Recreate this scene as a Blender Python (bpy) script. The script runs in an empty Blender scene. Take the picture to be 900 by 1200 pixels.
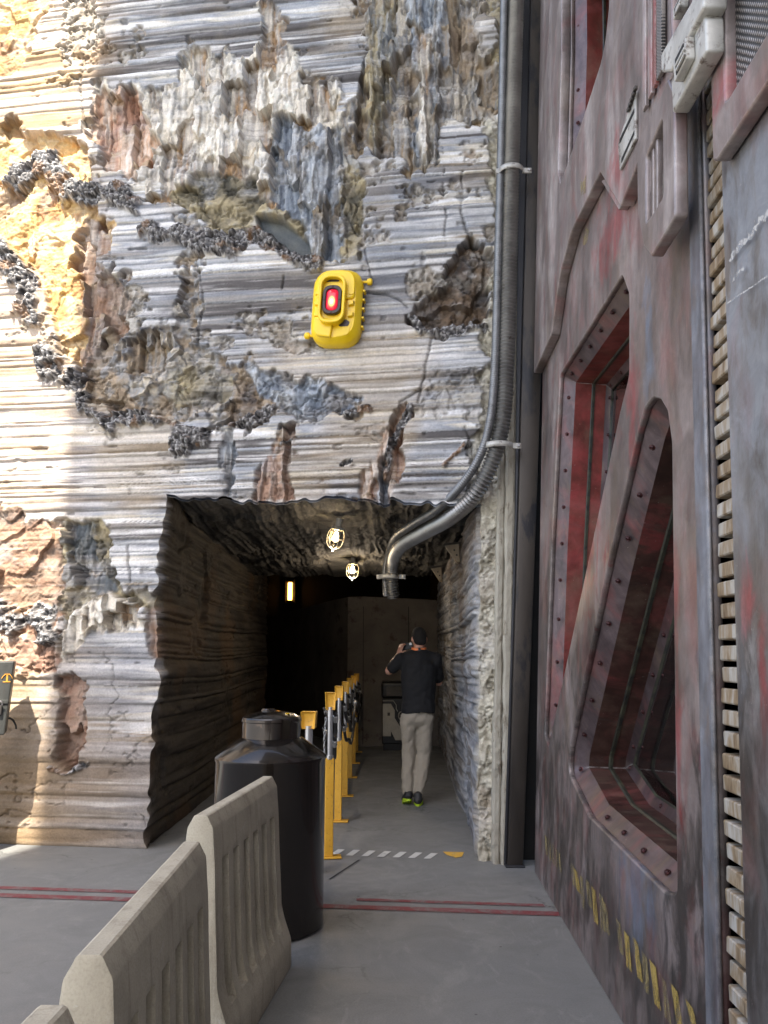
import bpy, bmesh, math, random
import numpy as np
from mathutils import Vector, Matrix

# ------------------------------------------------------------------ camera, sky, sun, exposure
scene = bpy.context.scene
COL = scene.collection
CAM_H, PITCH, FPX = 1.48, math.radians(10.57), 900.0       # eye height, upward tilt, focal length in photo pixels
cam_data = bpy.data.cameras.new('camera')
cam_data.sensor_fit = 'VERTICAL'
cam_data.sensor_height = 36.0
cam_data.lens = 36.0 * FPX / 1200.0
cam_data.clip_start, cam_data.clip_end = 0.05, 600.0
cam = bpy.data.objects.new('camera', cam_data)
cam.location = (0, 0, CAM_H)
cam.rotation_euler = (math.radians(90) + PITCH, 0, 0)
COL.objects.link(cam)
scene.camera = cam

SUN_TO = Vector((-0.15, -0.50, 0.85)).normalized()           # direction towards the sun: high behind the viewer, a little to the left
world = bpy.data.worlds.new('World')
scene.world = world
world.use_nodes = True
wn = world.node_tree
wn.nodes.clear()
w_out = wn.nodes.new('ShaderNodeOutputWorld')
w_bg = wn.nodes.new('ShaderNodeBackground')
w_sky = wn.nodes.new('ShaderNodeTexSky')
w_sky.sky_type = 'NISHITA'
w_sky.sun_disc = False
w_sky.sun_elevation = math.asin(SUN_TO.z)
w_sky.sun_rotation = math.atan2(SUN_TO.x, SUN_TO.y)
w_sky.air_density, w_sky.dust_density, w_sky.ozone_density = 1.0, 3.0, 0.4
w_bg.inputs[1].default_value = 0.15
wn.links.new(w_sky.outputs[0], w_bg.inputs[0])
wn.links.new(w_bg.outputs[0], w_out.inputs[0])

sun_data = bpy.data.lights.new('sun', 'SUN')
sun_data.energy = 5.0
sun_data.angle = math.radians(0.53)
sun_data.color = (1.0, 0.93, 0.82)
sun = bpy.data.objects.new('sun', sun_data)
sun.rotation_euler = SUN_TO.to_track_quat('Z', 'Y').to_euler()
sun.location = (-6, -6, 14)
COL.objects.link(sun)

vs = scene.view_settings
vs.view_transform = 'Standard'
vs.look = 'None'
vs.exposure = 1.8
vs.gamma = 1.0
vs.use_curve_mapping = False
scene.render.film_transparent = False
scene.cycles.max_bounces = 10
scene.cycles.diffuse_bounces = 5
scene.cycles.use_denoising = True

# ------------------------------------------------------------------ helpers
random.seed(7)
RNG = np.random.default_rng(11)
CP, SP = math.cos(PITCH), math.sin(PITCH)

def ray(u, v):
    a, b = (u - 450.0) / FPX, (600.0 - v) / FPX
    return Vector((a, CP - b * SP, SP + b * CP))

EYE = Vector((0, 0, CAM_H))

def on_floor(u, v, z=0.0):
    r = ray(u, v)
    return EYE + r * ((z - CAM_H) / r.z)

def on_depth(u, v, y):
    r = ray(u, v)
    return EYE + r * (y / r.y)

def FY(x):                                    # the rock face stands on this line
    return 6.07 - 0.14 * x

def on_face(u, v, out=0.0):                   # out: metres proud of the rock face
    r = ray(u, v)
    t = (6.07 - out) / (r.y + 0.14 * r.x)
    return EYE + r * t

_T = RNG.random(65536)

def _hash(ix, iy, seed):
    h = (ix.astype(np.int64) * 73856093) ^ (iy.astype(np.int64) * 19349663) ^ (seed * 83492791)
    h = (h ^ (h >> 13)) * 1274126177
    h = h ^ (h >> 16)
    return _T[h & 65535]

def vnoise(x, y, seed=0):
    ix, iy = np.floor(x), np.floor(y)
    fx, fy = x - ix, y - iy
    fx = fx * fx * (3 - 2 * fx)
    fy = fy * fy * (3 - 2 * fy)
    a, b = _hash(ix, iy, seed), _hash(ix + 1, iy, seed)
    c, d = _hash(ix, iy + 1, seed), _hash(ix + 1, iy + 1, seed)
    return (a * (1 - fx) + b * fx) * (1 - fy) + (c * (1 - fx) + d * fx) * fy

def fbm(x, y, seed=0, octaves=4, gain=0.5):
    s, amp, tot = 0.0, 1.0, 0.0
    for k in range(octaves):
        s = s + amp * vnoise(x * 2 ** k, y * 2 ** k, seed + 17 * k)
        tot += amp
        amp *= gain
    return s / tot

def worley(x, y, seed=0):
    """nearest and second distance, id value of the nearest cell, offset to its point"""
    ix, iy = np.floor(x), np.floor(y)
    f1 = np.full(x.shape, 9.0)
    f2 = np.full(x.shape, 9.0)
    cid = np.zeros(x.shape)
    ox, oy = np.zeros(x.shape), np.zeros(x.shape)
    for dx in (-1, 0, 1):
        for dy in (-1, 0, 1):
            cx, cy = ix + dx, iy + dy
            px = cx + _hash(cx, cy, seed)
            py = cy + _hash(cx, cy, seed + 5)
            d = np.hypot(x - px, y - py)
            near = d < f1
            f2 = np.where(near, f1, np.minimum(f2, d))
            f1 = np.where(near, d, f1)
            cid = np.where(near, _hash(cx, cy, seed + 9), cid)
            ox = np.where(near, x - px, ox)
            oy = np.where(near, y - py, oy)
    return f1, f2, cid, ox, oy

def smooth(a, b, x):
    t = np.clip((x - a) / (b - a), 0, 1)
    return t * t * (3 - 2 * t)

def poly_sd(X, Z, pts):
    """signed distance to a polygon, negative inside"""
    d = np.full(X.shape, 1e9)
    inside = np.zeros(X.shape, bool)
    n = len(pts)
    for i in range(n):
        x0, z0 = pts[i]
        x1, z1 = pts[(i + 1) % n]
        ex, ez = x1 - x0, z1 - z0
        t = np.clip(((X - x0) * ex + (Z - z0) * ez) / (ex * ex + ez * ez + 1e-12), 0, 1)
        d = np.minimum(d, np.hypot(X - x0 - t * ex, Z - z0 - t * ez))
        cond = ((z0 > Z) != (z1 > Z)) & (X < ex * (Z - z0) / (ez + 1e-12) + x0)
        inside ^= cond
    return np.where(inside, -d, d)

def line_d(X, Z, pts):
    d = np.full(X.shape, 1e9)
    for (x0, z0), (x1, z1) in zip(pts[:-1], pts[1:]):
        ex, ez = x1 - x0, z1 - z0
        t = np.clip(((X - x0) * ex + (Z - z0) * ez) / (ex * ex + ez * ez + 1e-12), 0, 1)
        d = np.minimum(d, np.hypot(X - x0 - t * ex, Z - z0 - t * ez))
    return d

def ramp(vals, cols):
    """piecewise-linear colour ramp on numpy array vals in 0..1"""
    cols = np.array(cols, float)
    k = np.linspace(0, 1, len(cols))
    return np.stack([np.interp(vals, k, cols[:, c]) for c in range(3)], -1)

def link(o, parent=None):
    COL.objects.link(o)
    if parent is not None:
        o.parent = parent
    return o

def tag(o, label=None, cat=None, group=None, kind=None):
    for k, v in (('label', label), ('category', cat), ('group', group), ('kind', kind)):
        if v:
            o[k] = v
    return o

def empty(name, loc=(0, 0, 0), rz=0.0):
    o = bpy.data.objects.new(name, None)
    o.location = loc
    o.rotation_euler = (0, 0, rz)
    o.empty_display_size = 0.1
    return link(o)

def copy_tree(o, parent=None):
    c = o.copy()
    COL.objects.link(c)
    c.parent = parent
    for ch in list(o.children):
        copy_tree(ch, c)
    return c

def mesh_obj(name, verts, faces, mat, parent=None, smooth_shade=False):
    me = bpy.data.meshes.new(name)
    me.from_pydata([tuple(v) for v in verts], [], faces)
    me.validate()
    if mat:
        me.materials.append(mat)
    if smooth_shade:
        me.polygons.foreach_set('use_smooth', [True] * len(me.polygons))
    return link(bpy.data.objects.new(name, me), parent)

def bm_obj(name, bm, mat, parent=None, smooth_shade=False):
    me = bpy.data.meshes.new(name)
    bmesh.ops.recalc_face_normals(bm, faces=bm.faces[:])
    bm.to_mesh(me)
    bm.free()
    if mat:
        me.materials.append(mat)
    if smooth_shade:
        me.polygons.foreach_set('use_smooth', [True] * len(me.polygons))
    return link(bpy.data.objects.new(name, me), parent)

def autosmooth(o, deg=35):
    me = o.data
    bm = bmesh.new()
    bm.from_mesh(me)
    lim = math.radians(deg)
    for f in bm.faces:
        f.smooth = True
    for e in bm.edges:
        if len(e.link_faces) == 2:
            e.smooth = e.calc_face_angle(0) < lim
    bm.to_mesh(me)
    bm.free()
    return o

def bevel(bm, w, seg=2, ang=30):
    es = [e for e in bm.edges if len(e.link_faces) == 2 and e.calc_face_angle(0) > math.radians(ang)]
    bmesh.ops.bevel(bm, geom=es, offset=w, segments=seg, affect='EDGES', profile=0.5, clamp_overlap=True)

def add_box(bm, lo, hi, M=None):
    vs_ = [bm.verts.new(((lo, hi)[i][0], (lo, hi)[j][1], (lo, hi)[k][2])) for i in (0, 1) for j in (0, 1) for k in (0, 1)]
    for q in ((0, 1, 3, 2), (4, 6, 7, 5), (0, 4, 5, 1), (2, 3, 7, 6), (0, 2, 6, 4), (1, 5, 7, 3)):
        bm.faces.new([vs_[i] for i in q])
    if M is not None:
        bmesh.ops.transform(bm, matrix=M, verts=vs_)
    return vs_

def box(name, lo, hi, mat, parent=None, bw=0.004, M=None, seg=2):
    bm = bmesh.new()
    add_box(bm, lo, hi, M)
    bmesh.ops.recalc_face_normals(bm, faces=bm.faces[:])
    if bw:
        bevel(bm, bw, seg)
    return bm_obj(name, bm, mat, parent)

def lathe(name, prof, mat, parent=None, n=40, M=None, deg=30):
    bm = bmesh.new()
    rings = []
    for r, z in prof:
        if r < 1e-6:
            rings.append([bm.verts.new((0, 0, z))])
        else:
            rings.append([bm.verts.new((r * math.cos(2 * math.pi * i / n), r * math.sin(2 * math.pi * i / n), z)) for i in range(n)])
    for a, b in zip(rings[:-1], rings[1:]):
        for i in range(n):
            j = (i + 1) % n
            if len(a) == 1 and len(b) == 1:
                continue
            if len(a) == 1:
                bm.faces.new((a[0], b[i], b[j]))
            elif len(b) == 1:
                bm.faces.new((a[i], a[j], b[0]))
            else:
                bm.faces.new((a[i], a[j], b[j], b[i]))
    if M is not None:
        bmesh.ops.transform(bm, matrix=M, verts=bm.verts[:])
    return autosmooth(bm_obj(name, bm, mat, parent), deg)

def smooth_path(pts, n=12):
    """Catmull-Rom through the points"""
    P = [Vector(p) for p in pts]
    P = [P[0] * 2 - P[1]] + P + [P[-1] * 2 - P[-2]]
    out = []
    for i in range(1, len(P) - 2):
        for k in range(n):
            t = k / n
            a, b, c, d = P[i - 1], P[i], P[i + 1], P[i + 2]
            out.append(0.5 * ((2 * b) + (c - a) * t + (2 * a - 5 * b + 4 * c - d) * t * t + (3 * b - a - 3 * c + d) * t ** 3))
    out.append(P[-2])
    return out

def tube_mesh(pts, radii, n=10, caps=True):
    """verts, faces of a tube along pts with one radius per point"""
    pts = [Vector(p) for p in pts]
    if not hasattr(radii, '__len__'):
        radii = [radii] * len(pts)
    vs_, fs = [], []
    up = Vector((0, 0, 1))
    prev = None
    for i, p in enumerate(pts):
        t = (pts[min(i + 1, len(pts) - 1)] - pts[max(i - 1, 0)])
        t = t.normalized() if t.length > 1e-9 else Vector((0, 0, 1))
        if prev is None:
            nrm = t.cross(up)
            if nrm.length < 1e-3:
                nrm = t.cross(Vector((1, 0, 0)))
            nrm.normalize()
        else:
            nrm = (prev - t * prev.dot(t)).normalized()
        prev = nrm
        bn = t.cross(nrm)
        for k in range(n):
            a = 2 * math.pi * k / n
            vs_.append(p + (nrm * math.cos(a) + bn * math.sin(a)) * radii[i])
    for i in range(len(pts) - 1):
        for k in range(n):
            j = (k + 1) % n
            fs.append((i * n + k, i * n + j, (i + 1) * n + j, (i + 1) * n + k))
    if caps:
        fs.append(tuple(range(n))[::-1])
        fs.append(tuple((len(pts) - 1) * n + k for k in range(n)))
    return vs_, fs

def tube(name, pts, radii, mat, parent=None, n=10):
    v, f = tube_mesh(pts, radii, n)
    return autosmooth(mesh_obj(name, v, f, mat, parent), 50)

# ------------------------------------------------------------------ materials
def new_mat(name):
    m = bpy.data.materials.new(name)
    m.use_nodes = True
    nt = m.node_tree
    return m, nt, nt.nodes['Principled BSDF']

class N:
    """small node-graph helper"""
    def __init__(self, nt):
        self.nt = nt
    def node(self, t, **kw):
        n = self.nt.nodes.new(t)
        for k, v in kw.items():
            setattr(n, k, v)
        return n
    def l(self, a, b):
        self.nt.links.new(a, b)
    def coord(self, which='Object', scale=(1, 1, 1)):
        tc = self.node('ShaderNodeTexCoord')
        mp = self.node('ShaderNodeMapping')
        mp.inputs['Scale'].default_value = scale
        self.l(tc.outputs[which], mp.inputs['Vector'])
        return mp.outputs[0]
    def noise(self, vec, scale, detail=4, rough=0.55, dist=0.0):
        n = self.node('ShaderNodeTexNoise')
        n.inputs['Scale'].default_value = scale
        n.inputs['Detail'].default_value = detail
        n.inputs['Roughness'].default_value = rough
        n.inputs['Distortion'].default_value = dist
        self.l(vec, n.inputs['Vector'])
        return n.outputs['Fac']
    def ramp(self, fac, stops):
        r = self.node('ShaderNodeValToRGB')
        e = r.color_ramp.elements
        while len(e) < len(stops):
            e.new(0.5)
        for el, (p, c) in zip(e, stops):
            el.position = p
            el.color = (c[0], c[1], c[2], 1) if hasattr(c, '__len__') else (c, c, c, 1)
        self.l(fac, r.inputs['Fac'])
        return r.outputs[0]
    def mix(self, fac, a, b, mode='MIX'):
        n = self.node('ShaderNodeMix', data_type='RGBA', blend_type=mode)
        for sock, v in ((n.inputs[0], fac), (n.inputs[6], a), (n.inputs[7], b)):
            if hasattr(v, 'is_linked'):
                self.l(v, sock)
            elif hasattr(v, '__len__'):
                sock.default_value = (v[0], v[1], v[2], 1)
            else:
                sock.default_value = v
        return n.outputs[2]
    def math(self, op, a, b=0.0):
        n = self.node('ShaderNodeMath', operation=op)
        for s, v in ((n.inputs[0], a), (n.inputs[1], b)):
            if hasattr(v, 'is_linked'):
                self.l(v, s)
            else:
                s.default_value = v
        return n.outputs[0]
    def bump(self, height, strength, dist=0.01):
        b = self.node('ShaderNodeBump')
        b.inputs['Strength'].default_value = strength
        b.inputs['Distance'].default_value = dist
        self.l(height, b.inputs['Height'])
        return b.outputs[0]

def pmat(name, c1, c2, scale=8, rough=0.6, metal=0.0, bump=0.2, stretch=(1, 1, 1), c3=None, lo=0.35, hi=0.65, spot=0.72, coat=0.0, rvar=0.15, fine=90):
    """two-tone worn paint / metal / stone"""
    m, nt, bs = new_mat(name)
    g = N(nt)
    co = g.coord('Object', stretch)
    n1 = g.noise(co, scale, 6, 0.62, 0.4)
    col = g.ramp(n1, [(lo, c1), (hi, c2)])
    if c3 is not None:
        n2 = g.noise(co, scale * 2.7, 7, 0.7)
        col = g.mix(g.ramp(n2, [(spot - 0.06, 0.0), (spot + 0.04, 1.0)]), col, c3)
    g.l(col, bs.inputs['Base Color'])
    n3 = g.noise(g.coord('Object'), fine, 4, 0.7)
    rr = g.math('ADD', g.math('MULTIPLY', n1, rvar * 2), rough - rvar)
    g.l(rr, bs.inputs['Roughness'])
    bs.inputs['Metallic'].default_value = metal
    if coat:
        bs.inputs['Coat Weight'].default_value = coat
    if bump:
        g.l(g.bump(n3, bump, 0.004), bs.inputs['Normal'])
    return m

def emit_mat(name, col, strength):
    m, nt, bs = new_mat(name)
    bs.inputs['Base Color'].default_value = (col[0] * .5, col[1] * .5, col[2] * .5, 1)
    bs.inputs['Emission Color'].default_value = (*col, 1)
    bs.inputs['Emission Strength'].default_value = strength
    bs.inputs['Roughness'].default_value = 0.3
    return m

def attr_rock_mat(name, tint=(1, 1, 1), fine_amt=0.22, rough=0.82, spec=0.3):
    m, nt, bs = new_mat(name)
    g = N(nt)
    at = g.node('ShaderNodeAttribute', attribute_name='Col')
    co = g.coord('Object')
    n1 = g.noise(co, 60, 6, 0.72)
    n2 = g.noise(co, 210, 3, 0.6)
    shade = g.ramp(n1, [(0.3, 1 - fine_amt), (0.7, 1 + fine_amt * 0.6)])
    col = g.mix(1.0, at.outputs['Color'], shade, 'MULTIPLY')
    col = g.mix(1.0, col, tint, 'MULTIPLY')
    g.l(col, bs.inputs['Base Color'])
    bs.inputs['Roughness'].default_value = rough
    bs.inputs['Specular IOR Level'].default_value = spec
    h = g.math('ADD', n1, g.math('MULTIPLY', n2, 0.4))
    g.l(g.bump(h, 0.55, 0.012), bs.inputs['Normal'])
    return m

MAT = {}
MAT['rock'] = attr_rock_mat('painted_rock', spec=0.45, rough=0.7)
MAT['tunnel_rock'] = attr_rock_mat('tunnel_rock', rough=0.75)
MAT['yellow'] = pmat('yellow_paint', (.86, .56, .006), (.92, .64, .01), 9, .34, 0, .12, c3=(.50, .31, .02), spot=.72)
MAT['stanchion'] = pmat('ochre_paint', (.60, .31, .025), (.68, .37, .035), 14, .5, 0, .2, c3=(.26, .14, .03), spot=.64)
MAT['steel'] = pmat('brushed_steel', (.45, .45, .46), (.60, .60, .60), 30, .35, .9, .1, stretch=(1, 1, .2))
MAT['conduit'] = pmat('conduit_steel', (.23, .228, .222), (.34, .335, .32), 4, .40, .85, .05, c3=(.16, .14, .12), spot=.66)
MAT['conduit_dark'] = pmat('conduit_dark', (.17, .175, .18), (.25, .255, .26), 12, .42, .7, .1)
MAT['black'] = pmat('black_plastic', (.012, .012, .013), (.022, .022, .024), 20, .38, 0, .1)
MAT['dark_void'] = pmat('dark_plaster', (.025, .023, .021), (.04, .037, .033), 3, .9, 0, .3)

# ------------------------------------------------------------------ ground
def ground_material():
    m, nt, bs = new_mat('worn_concrete')
    g = N(nt)
    co = g.coord('Object')
    big = g.noise(co, .55, 5, .6, .6)
    mid = g.noise(co, 2.6, 7, .65, .8)
    fin = g.noise(co, 120, 4, .7)
    col = g.ramp(big, [(.3, (.160, .163, .160)), (.55, (.188, .190, .185)), (.75, (.215, .216, .208))])
    col = g.mix(g.ramp(mid, [(.48, 0.0), (.70, .45)]), col, (.135, .134, .127))
    crk = g.node('ShaderNodeTexVoronoi', feature='DISTANCE_TO_EDGE')
    crk.inputs['Scale'].default_value = .55
    wv_ = g.node('ShaderNodeVectorMath', operation='ADD')
    g.l(co, wv_.inputs[0])
    nzc = g.node('ShaderNodeTexNoise')
    nzc.inputs['Scale'].default_value = 2.2
    nzc.inputs['Detail'].default_value = 8
    g.l(co, nzc.inputs['Vector'])
    g.l(nzc.outputs['Color'], wv_.inputs[1])
    g.l(wv_.outputs[0], crk.inputs['Vector'])
    crm = g.math('MULTIPLY', g.ramp(crk.outputs['Distance'], [(.0015, 1.0), (.006, 0.0)]), g.ramp(big, [(.50, 0.0), (.60, .7)]))
    col = g.mix(crm, col, (.05, .05, .047))
    blot = g.noise(co, 1.3, 9, .72, 1.6)
    col = g.mix(g.ramp(blot, [(.54, 0.0), (.62, .30)]), col, (.29, .286, .27))
    scuff = g.noise(g.coord('Object', (1.4, .5, 1)), 5.5, 8, .75, 1.2)
    col = g.mix(g.ramp(scuff, [(.57, 0.0), (.70, .45)]), col, (.30, .297, .285))
    spots = g.node('ShaderNodeTexVoronoi')
    spots.inputs['Scale'].default_value = 5.5
    g.l(co, spots.inputs['Vector'])
    col = g.mix(g.ramp(spots.outputs['Distance'], [(.030, .9), (.05, 0.0)]), col, (.045, .042, .04))
    sp = g.ramp(fin, [(.3, .82), (.7, 1.12)])
    col = g.mix(1.0, col, sp, 'MULTIPLY')
    g.l(col, bs.inputs['Base Color'])
    g.l(g.ramp(mid, [(.3, .45), (.7, .72)]), bs.inputs['Roughness'])
    bs.inputs['Specular IOR Level'].default_value = .4
    g.l(g.bump(fin, .25, .003), bs.inputs['Normal'])
    return m

MAT['ground'] = ground_material()
gr = mesh_obj('ground', [(-150, -150, 0), (150, -150, 0), (150, 150, 0), (-150, 150, 0)], [(0, 1, 2, 3)], MAT['ground'])
tag(gr, kind='structure')

def worn_paint(name, c, under=(.2, .2, .195), lo=.44, hi=.60, scale=9):
    m, nt, bs = new_mat(name)
    g = N(nt)
    co = g.coord('Object')
    n = g.noise(co, scale, 8, .75, .5)
    f = g.noise(co, 70, 4, .7)
    k = g.ramp(g.math('ADD', g.math('MULTIPLY', n, .75), g.math('MULTIPLY', f, .25)), [(lo, 0.0), (hi, 1.0)])
    g.l(g.mix(k, c, under), bs.inputs['Base Color'])
    bs.inputs['Roughness'].default_value = .65
    return m

MAT['red_line'] = worn_paint('red_floor_paint', (.17, .035, .040), under=(.18, .178, .17), lo=.46, hi=.64)
MAT['white_line'] = worn_paint('white_floor_paint', (.55, .55, .52), lo=.55, hi=.68)
MAT['yellow_line'] = worn_paint('yellow_floor_paint', (.62, .36, .05), lo=.52, hi=.62)
MAT['joint'] = pmat('joint_filler', (.03, .03, .03), (.05, .05, .05), 20, .9, 0, .1)

def floor_patch(name, px, mat, parent, z=.004):
    v = [on_floor(u, w, z) for u, w in px]
    return mesh_obj(name, v, [tuple(range(len(v)))], mat, parent)

# two red safety lines crossing the floor, laid from the rock face to the hull
def red_line(y_left, y_right, x0, x1, w):
    f = lambda x: y_left + (y_right - y_left) * (x + 3.3) / 4.4
    xs = np.linspace(x0, x1, 24)
    v, fc = [], []
    for x in xs:
        v += [(x, f(x), .004), (x, f(x) + w, .004)]
    for i in range(len(xs) - 1):
        fc.append((2 * i, 2 * i + 2, 2 * i + 3, 2 * i + 1))
    return mesh_obj('red_line', v, fc, MAT['red_line'], gr)
a0, a1 = on_floor(0, 1052), on_floor(650, 1074)
ya = a0.y + (-3.3 - a0.x) * (a1.y - a0.y) / (a1.x - a0.x)
yb = a0.y + (1.1 - a0.x) * (a1.y - a0.y) / (a1.x - a0.x)
red_line(ya, yb, -3.6, 1.02, .075)
red_line(ya + .16, yb + .16, -2.62, -.9, .06)
red_line(ya + .16, yb + .16, -.17, .96, .05)
for u0, v0, u1, v1 in ((386, 1031, 421, 1008),):
    p, q = on_floor(u0, v0), on_floor(u1, v1)
    d = (q - p).normalized() * .008
    nrm = Vector((-d.y, d.x, 0))
    mesh_obj('floor_joint', [p - nrm + Vector((0, 0, .003)), q - nrm + Vector((0, 0, .003)), q + nrm + Vector((0, 0, .003)), p + nrm + Vector((0, 0, .003))], [(0, 1, 2, 3)], MAT['joint'], gr)
# white hatch along the tunnel threshold, and a yellow mark
for k in range(7):
    u = 387 + k * 18.2
    vv = 996 + k * .75
    floor_patch('threshold_dash', [(u, vv + 5.5), (u + 8, vv + 5.8), (u + 17, vv - .6), (u + 9, vv - 1.0)], MAT['white_line'], gr)
floor_patch('yellow_floor_mark', [(519, 998), (544, 998.5), (541, 1004), (534, 1005), (524, 1002)], MAT['yellow_line'], gr)

# ------------------------------------------------------------------ rock wall with the tunnel mouth
ROWS = [0.0]
_rr = random.Random(5)
while ROWS[-1] < 10:
    z = ROWS[-1]
    base = .105 if z < 2.0 else (.062 if z < 3.6 else .072)
    ROWS.append(z + base * _rr.choice((.35, .5, .8, 1.0, 1.2, 1.6)))
ROWS = np.array(ROWS)
ROW_A = np.array([_rr.choice((.18, .35, .6, .8, 1.0, 1.0)) * _rr.uniform(.8, 1.1) for _ in ROWS])
ROW_C = np.array([_rr.random() for _ in ROWS])

def ribs(X, Z, amp=.021, seed=3):
    """stacked strata: height and row tone"""
    zz = Z + .016 * (fbm(X * .8, Z * 1.3, seed, 2) - .5) + .005 * (vnoise(X * 9, Z * 9, seed + 2) - .5)
    i = np.clip(np.searchsorted(ROWS, zz) - 1, 0, len(ROWS) - 2)
    f = np.clip((zz - ROWS[i]) / (ROWS[i + 1] - ROWS[i]), 0, 1)
    prof = np.power(np.clip(1 - np.abs(2 * np.power(f, .8) - 1) ** 2.2, 0, 1), .6)
    along = .5 + .9 * fbm(X * .9 + 7.3 * i, Z * 0 + i * 3.7, seed + 8, 3)
    h = amp * ROW_A[i] * along * prof
    fine = vnoise(X * 1.2, Z * 42, seed + 21) * .7 + vnoise(X * 4, Z * 90, seed + 22) * .3
    h = h + .005 * (fine - .5) + .010 * (fbm(X * 4, Z * 22, seed + 31, 4) - .5)
    nick = smooth(.76, .84, fbm(X * 6, Z * 12, seed + 41, 3))
    h = h - .018 * nick
    return h, ROW_C[i], f, prof, fine, nick

def lin(r, g, b):
    return tuple(((c / 255) / 12.92 if c / 255 < .04045 else ((c / 255 + .055) / 1.055) ** 2.4) for c in (r, g, b))

# natural paint colours of the strata and of the broken rock
STRATA = [lin(84, 80, 79), lin(150, 145, 140), lin(120, 123, 129), lin(190, 189, 189), lin(150, 154, 162), lin(206, 198, 182), lin(232, 232, 233), lin(146, 132, 112), lin(178, 180, 186)]
PAL = {
    'cream': [lin(112, 84, 60), lin(190, 154, 112), lin(168, 160, 152), lin(226, 216, 198), lin(236, 230, 218), lin(186, 166, 138)],
    'pink': [lin(122, 84, 64), lin(182, 138, 112), lin(208, 176, 150), lin(230, 218, 206), lin(170, 136, 108)],
    'blue': [lin(66, 70, 78), lin(104, 112, 124), lin(140, 148, 158), lin(188, 192, 196), lin(122, 118, 112), lin(92, 100, 114)],
    'ochre': [lin(134, 96, 58), lin(190, 150, 92), lin(212, 180, 122), lin(186, 140, 90), lin(220, 198, 150)],
    'rust': [lin(80, 64, 54), lin(130, 100, 80), lin(156, 124, 100), lin(134, 120, 112), lin(178, 158, 138)],
    'brown': [lin(72, 62, 54), lin(124, 106, 86), lin(160, 142, 118), lin(140, 140, 140), lin(196, 184, 164), lin(112, 112, 114)],
    'olive': [lin(78, 74, 62), lin(132, 122, 98), lin(172, 158, 124), lin(156, 154, 148), lin(116, 118, 118)],
    'dark': [lin(44, 38, 34), lin(84, 70, 56), lin(112, 92, 72), lin(70, 66, 64), lin(96, 72, 56)],
    'slate': [lin(54, 58, 62), lin(76, 82, 88), lin(98, 102, 102), lin(124, 124, 116)],
    'crust': [lin(36, 34, 36), lin(78, 75, 74), lin(128, 124, 122), lin(186, 184, 182), lin(206, 204, 204)],
    'salmon': [lin(100, 78, 64), lin(152, 118, 98), lin(176, 142, 120), lin(138, 122, 112)],
    'grain': [lin(126, 118, 102), lin(178, 170, 150), lin(202, 196, 178), lin(156, 150, 134)],
}

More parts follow.
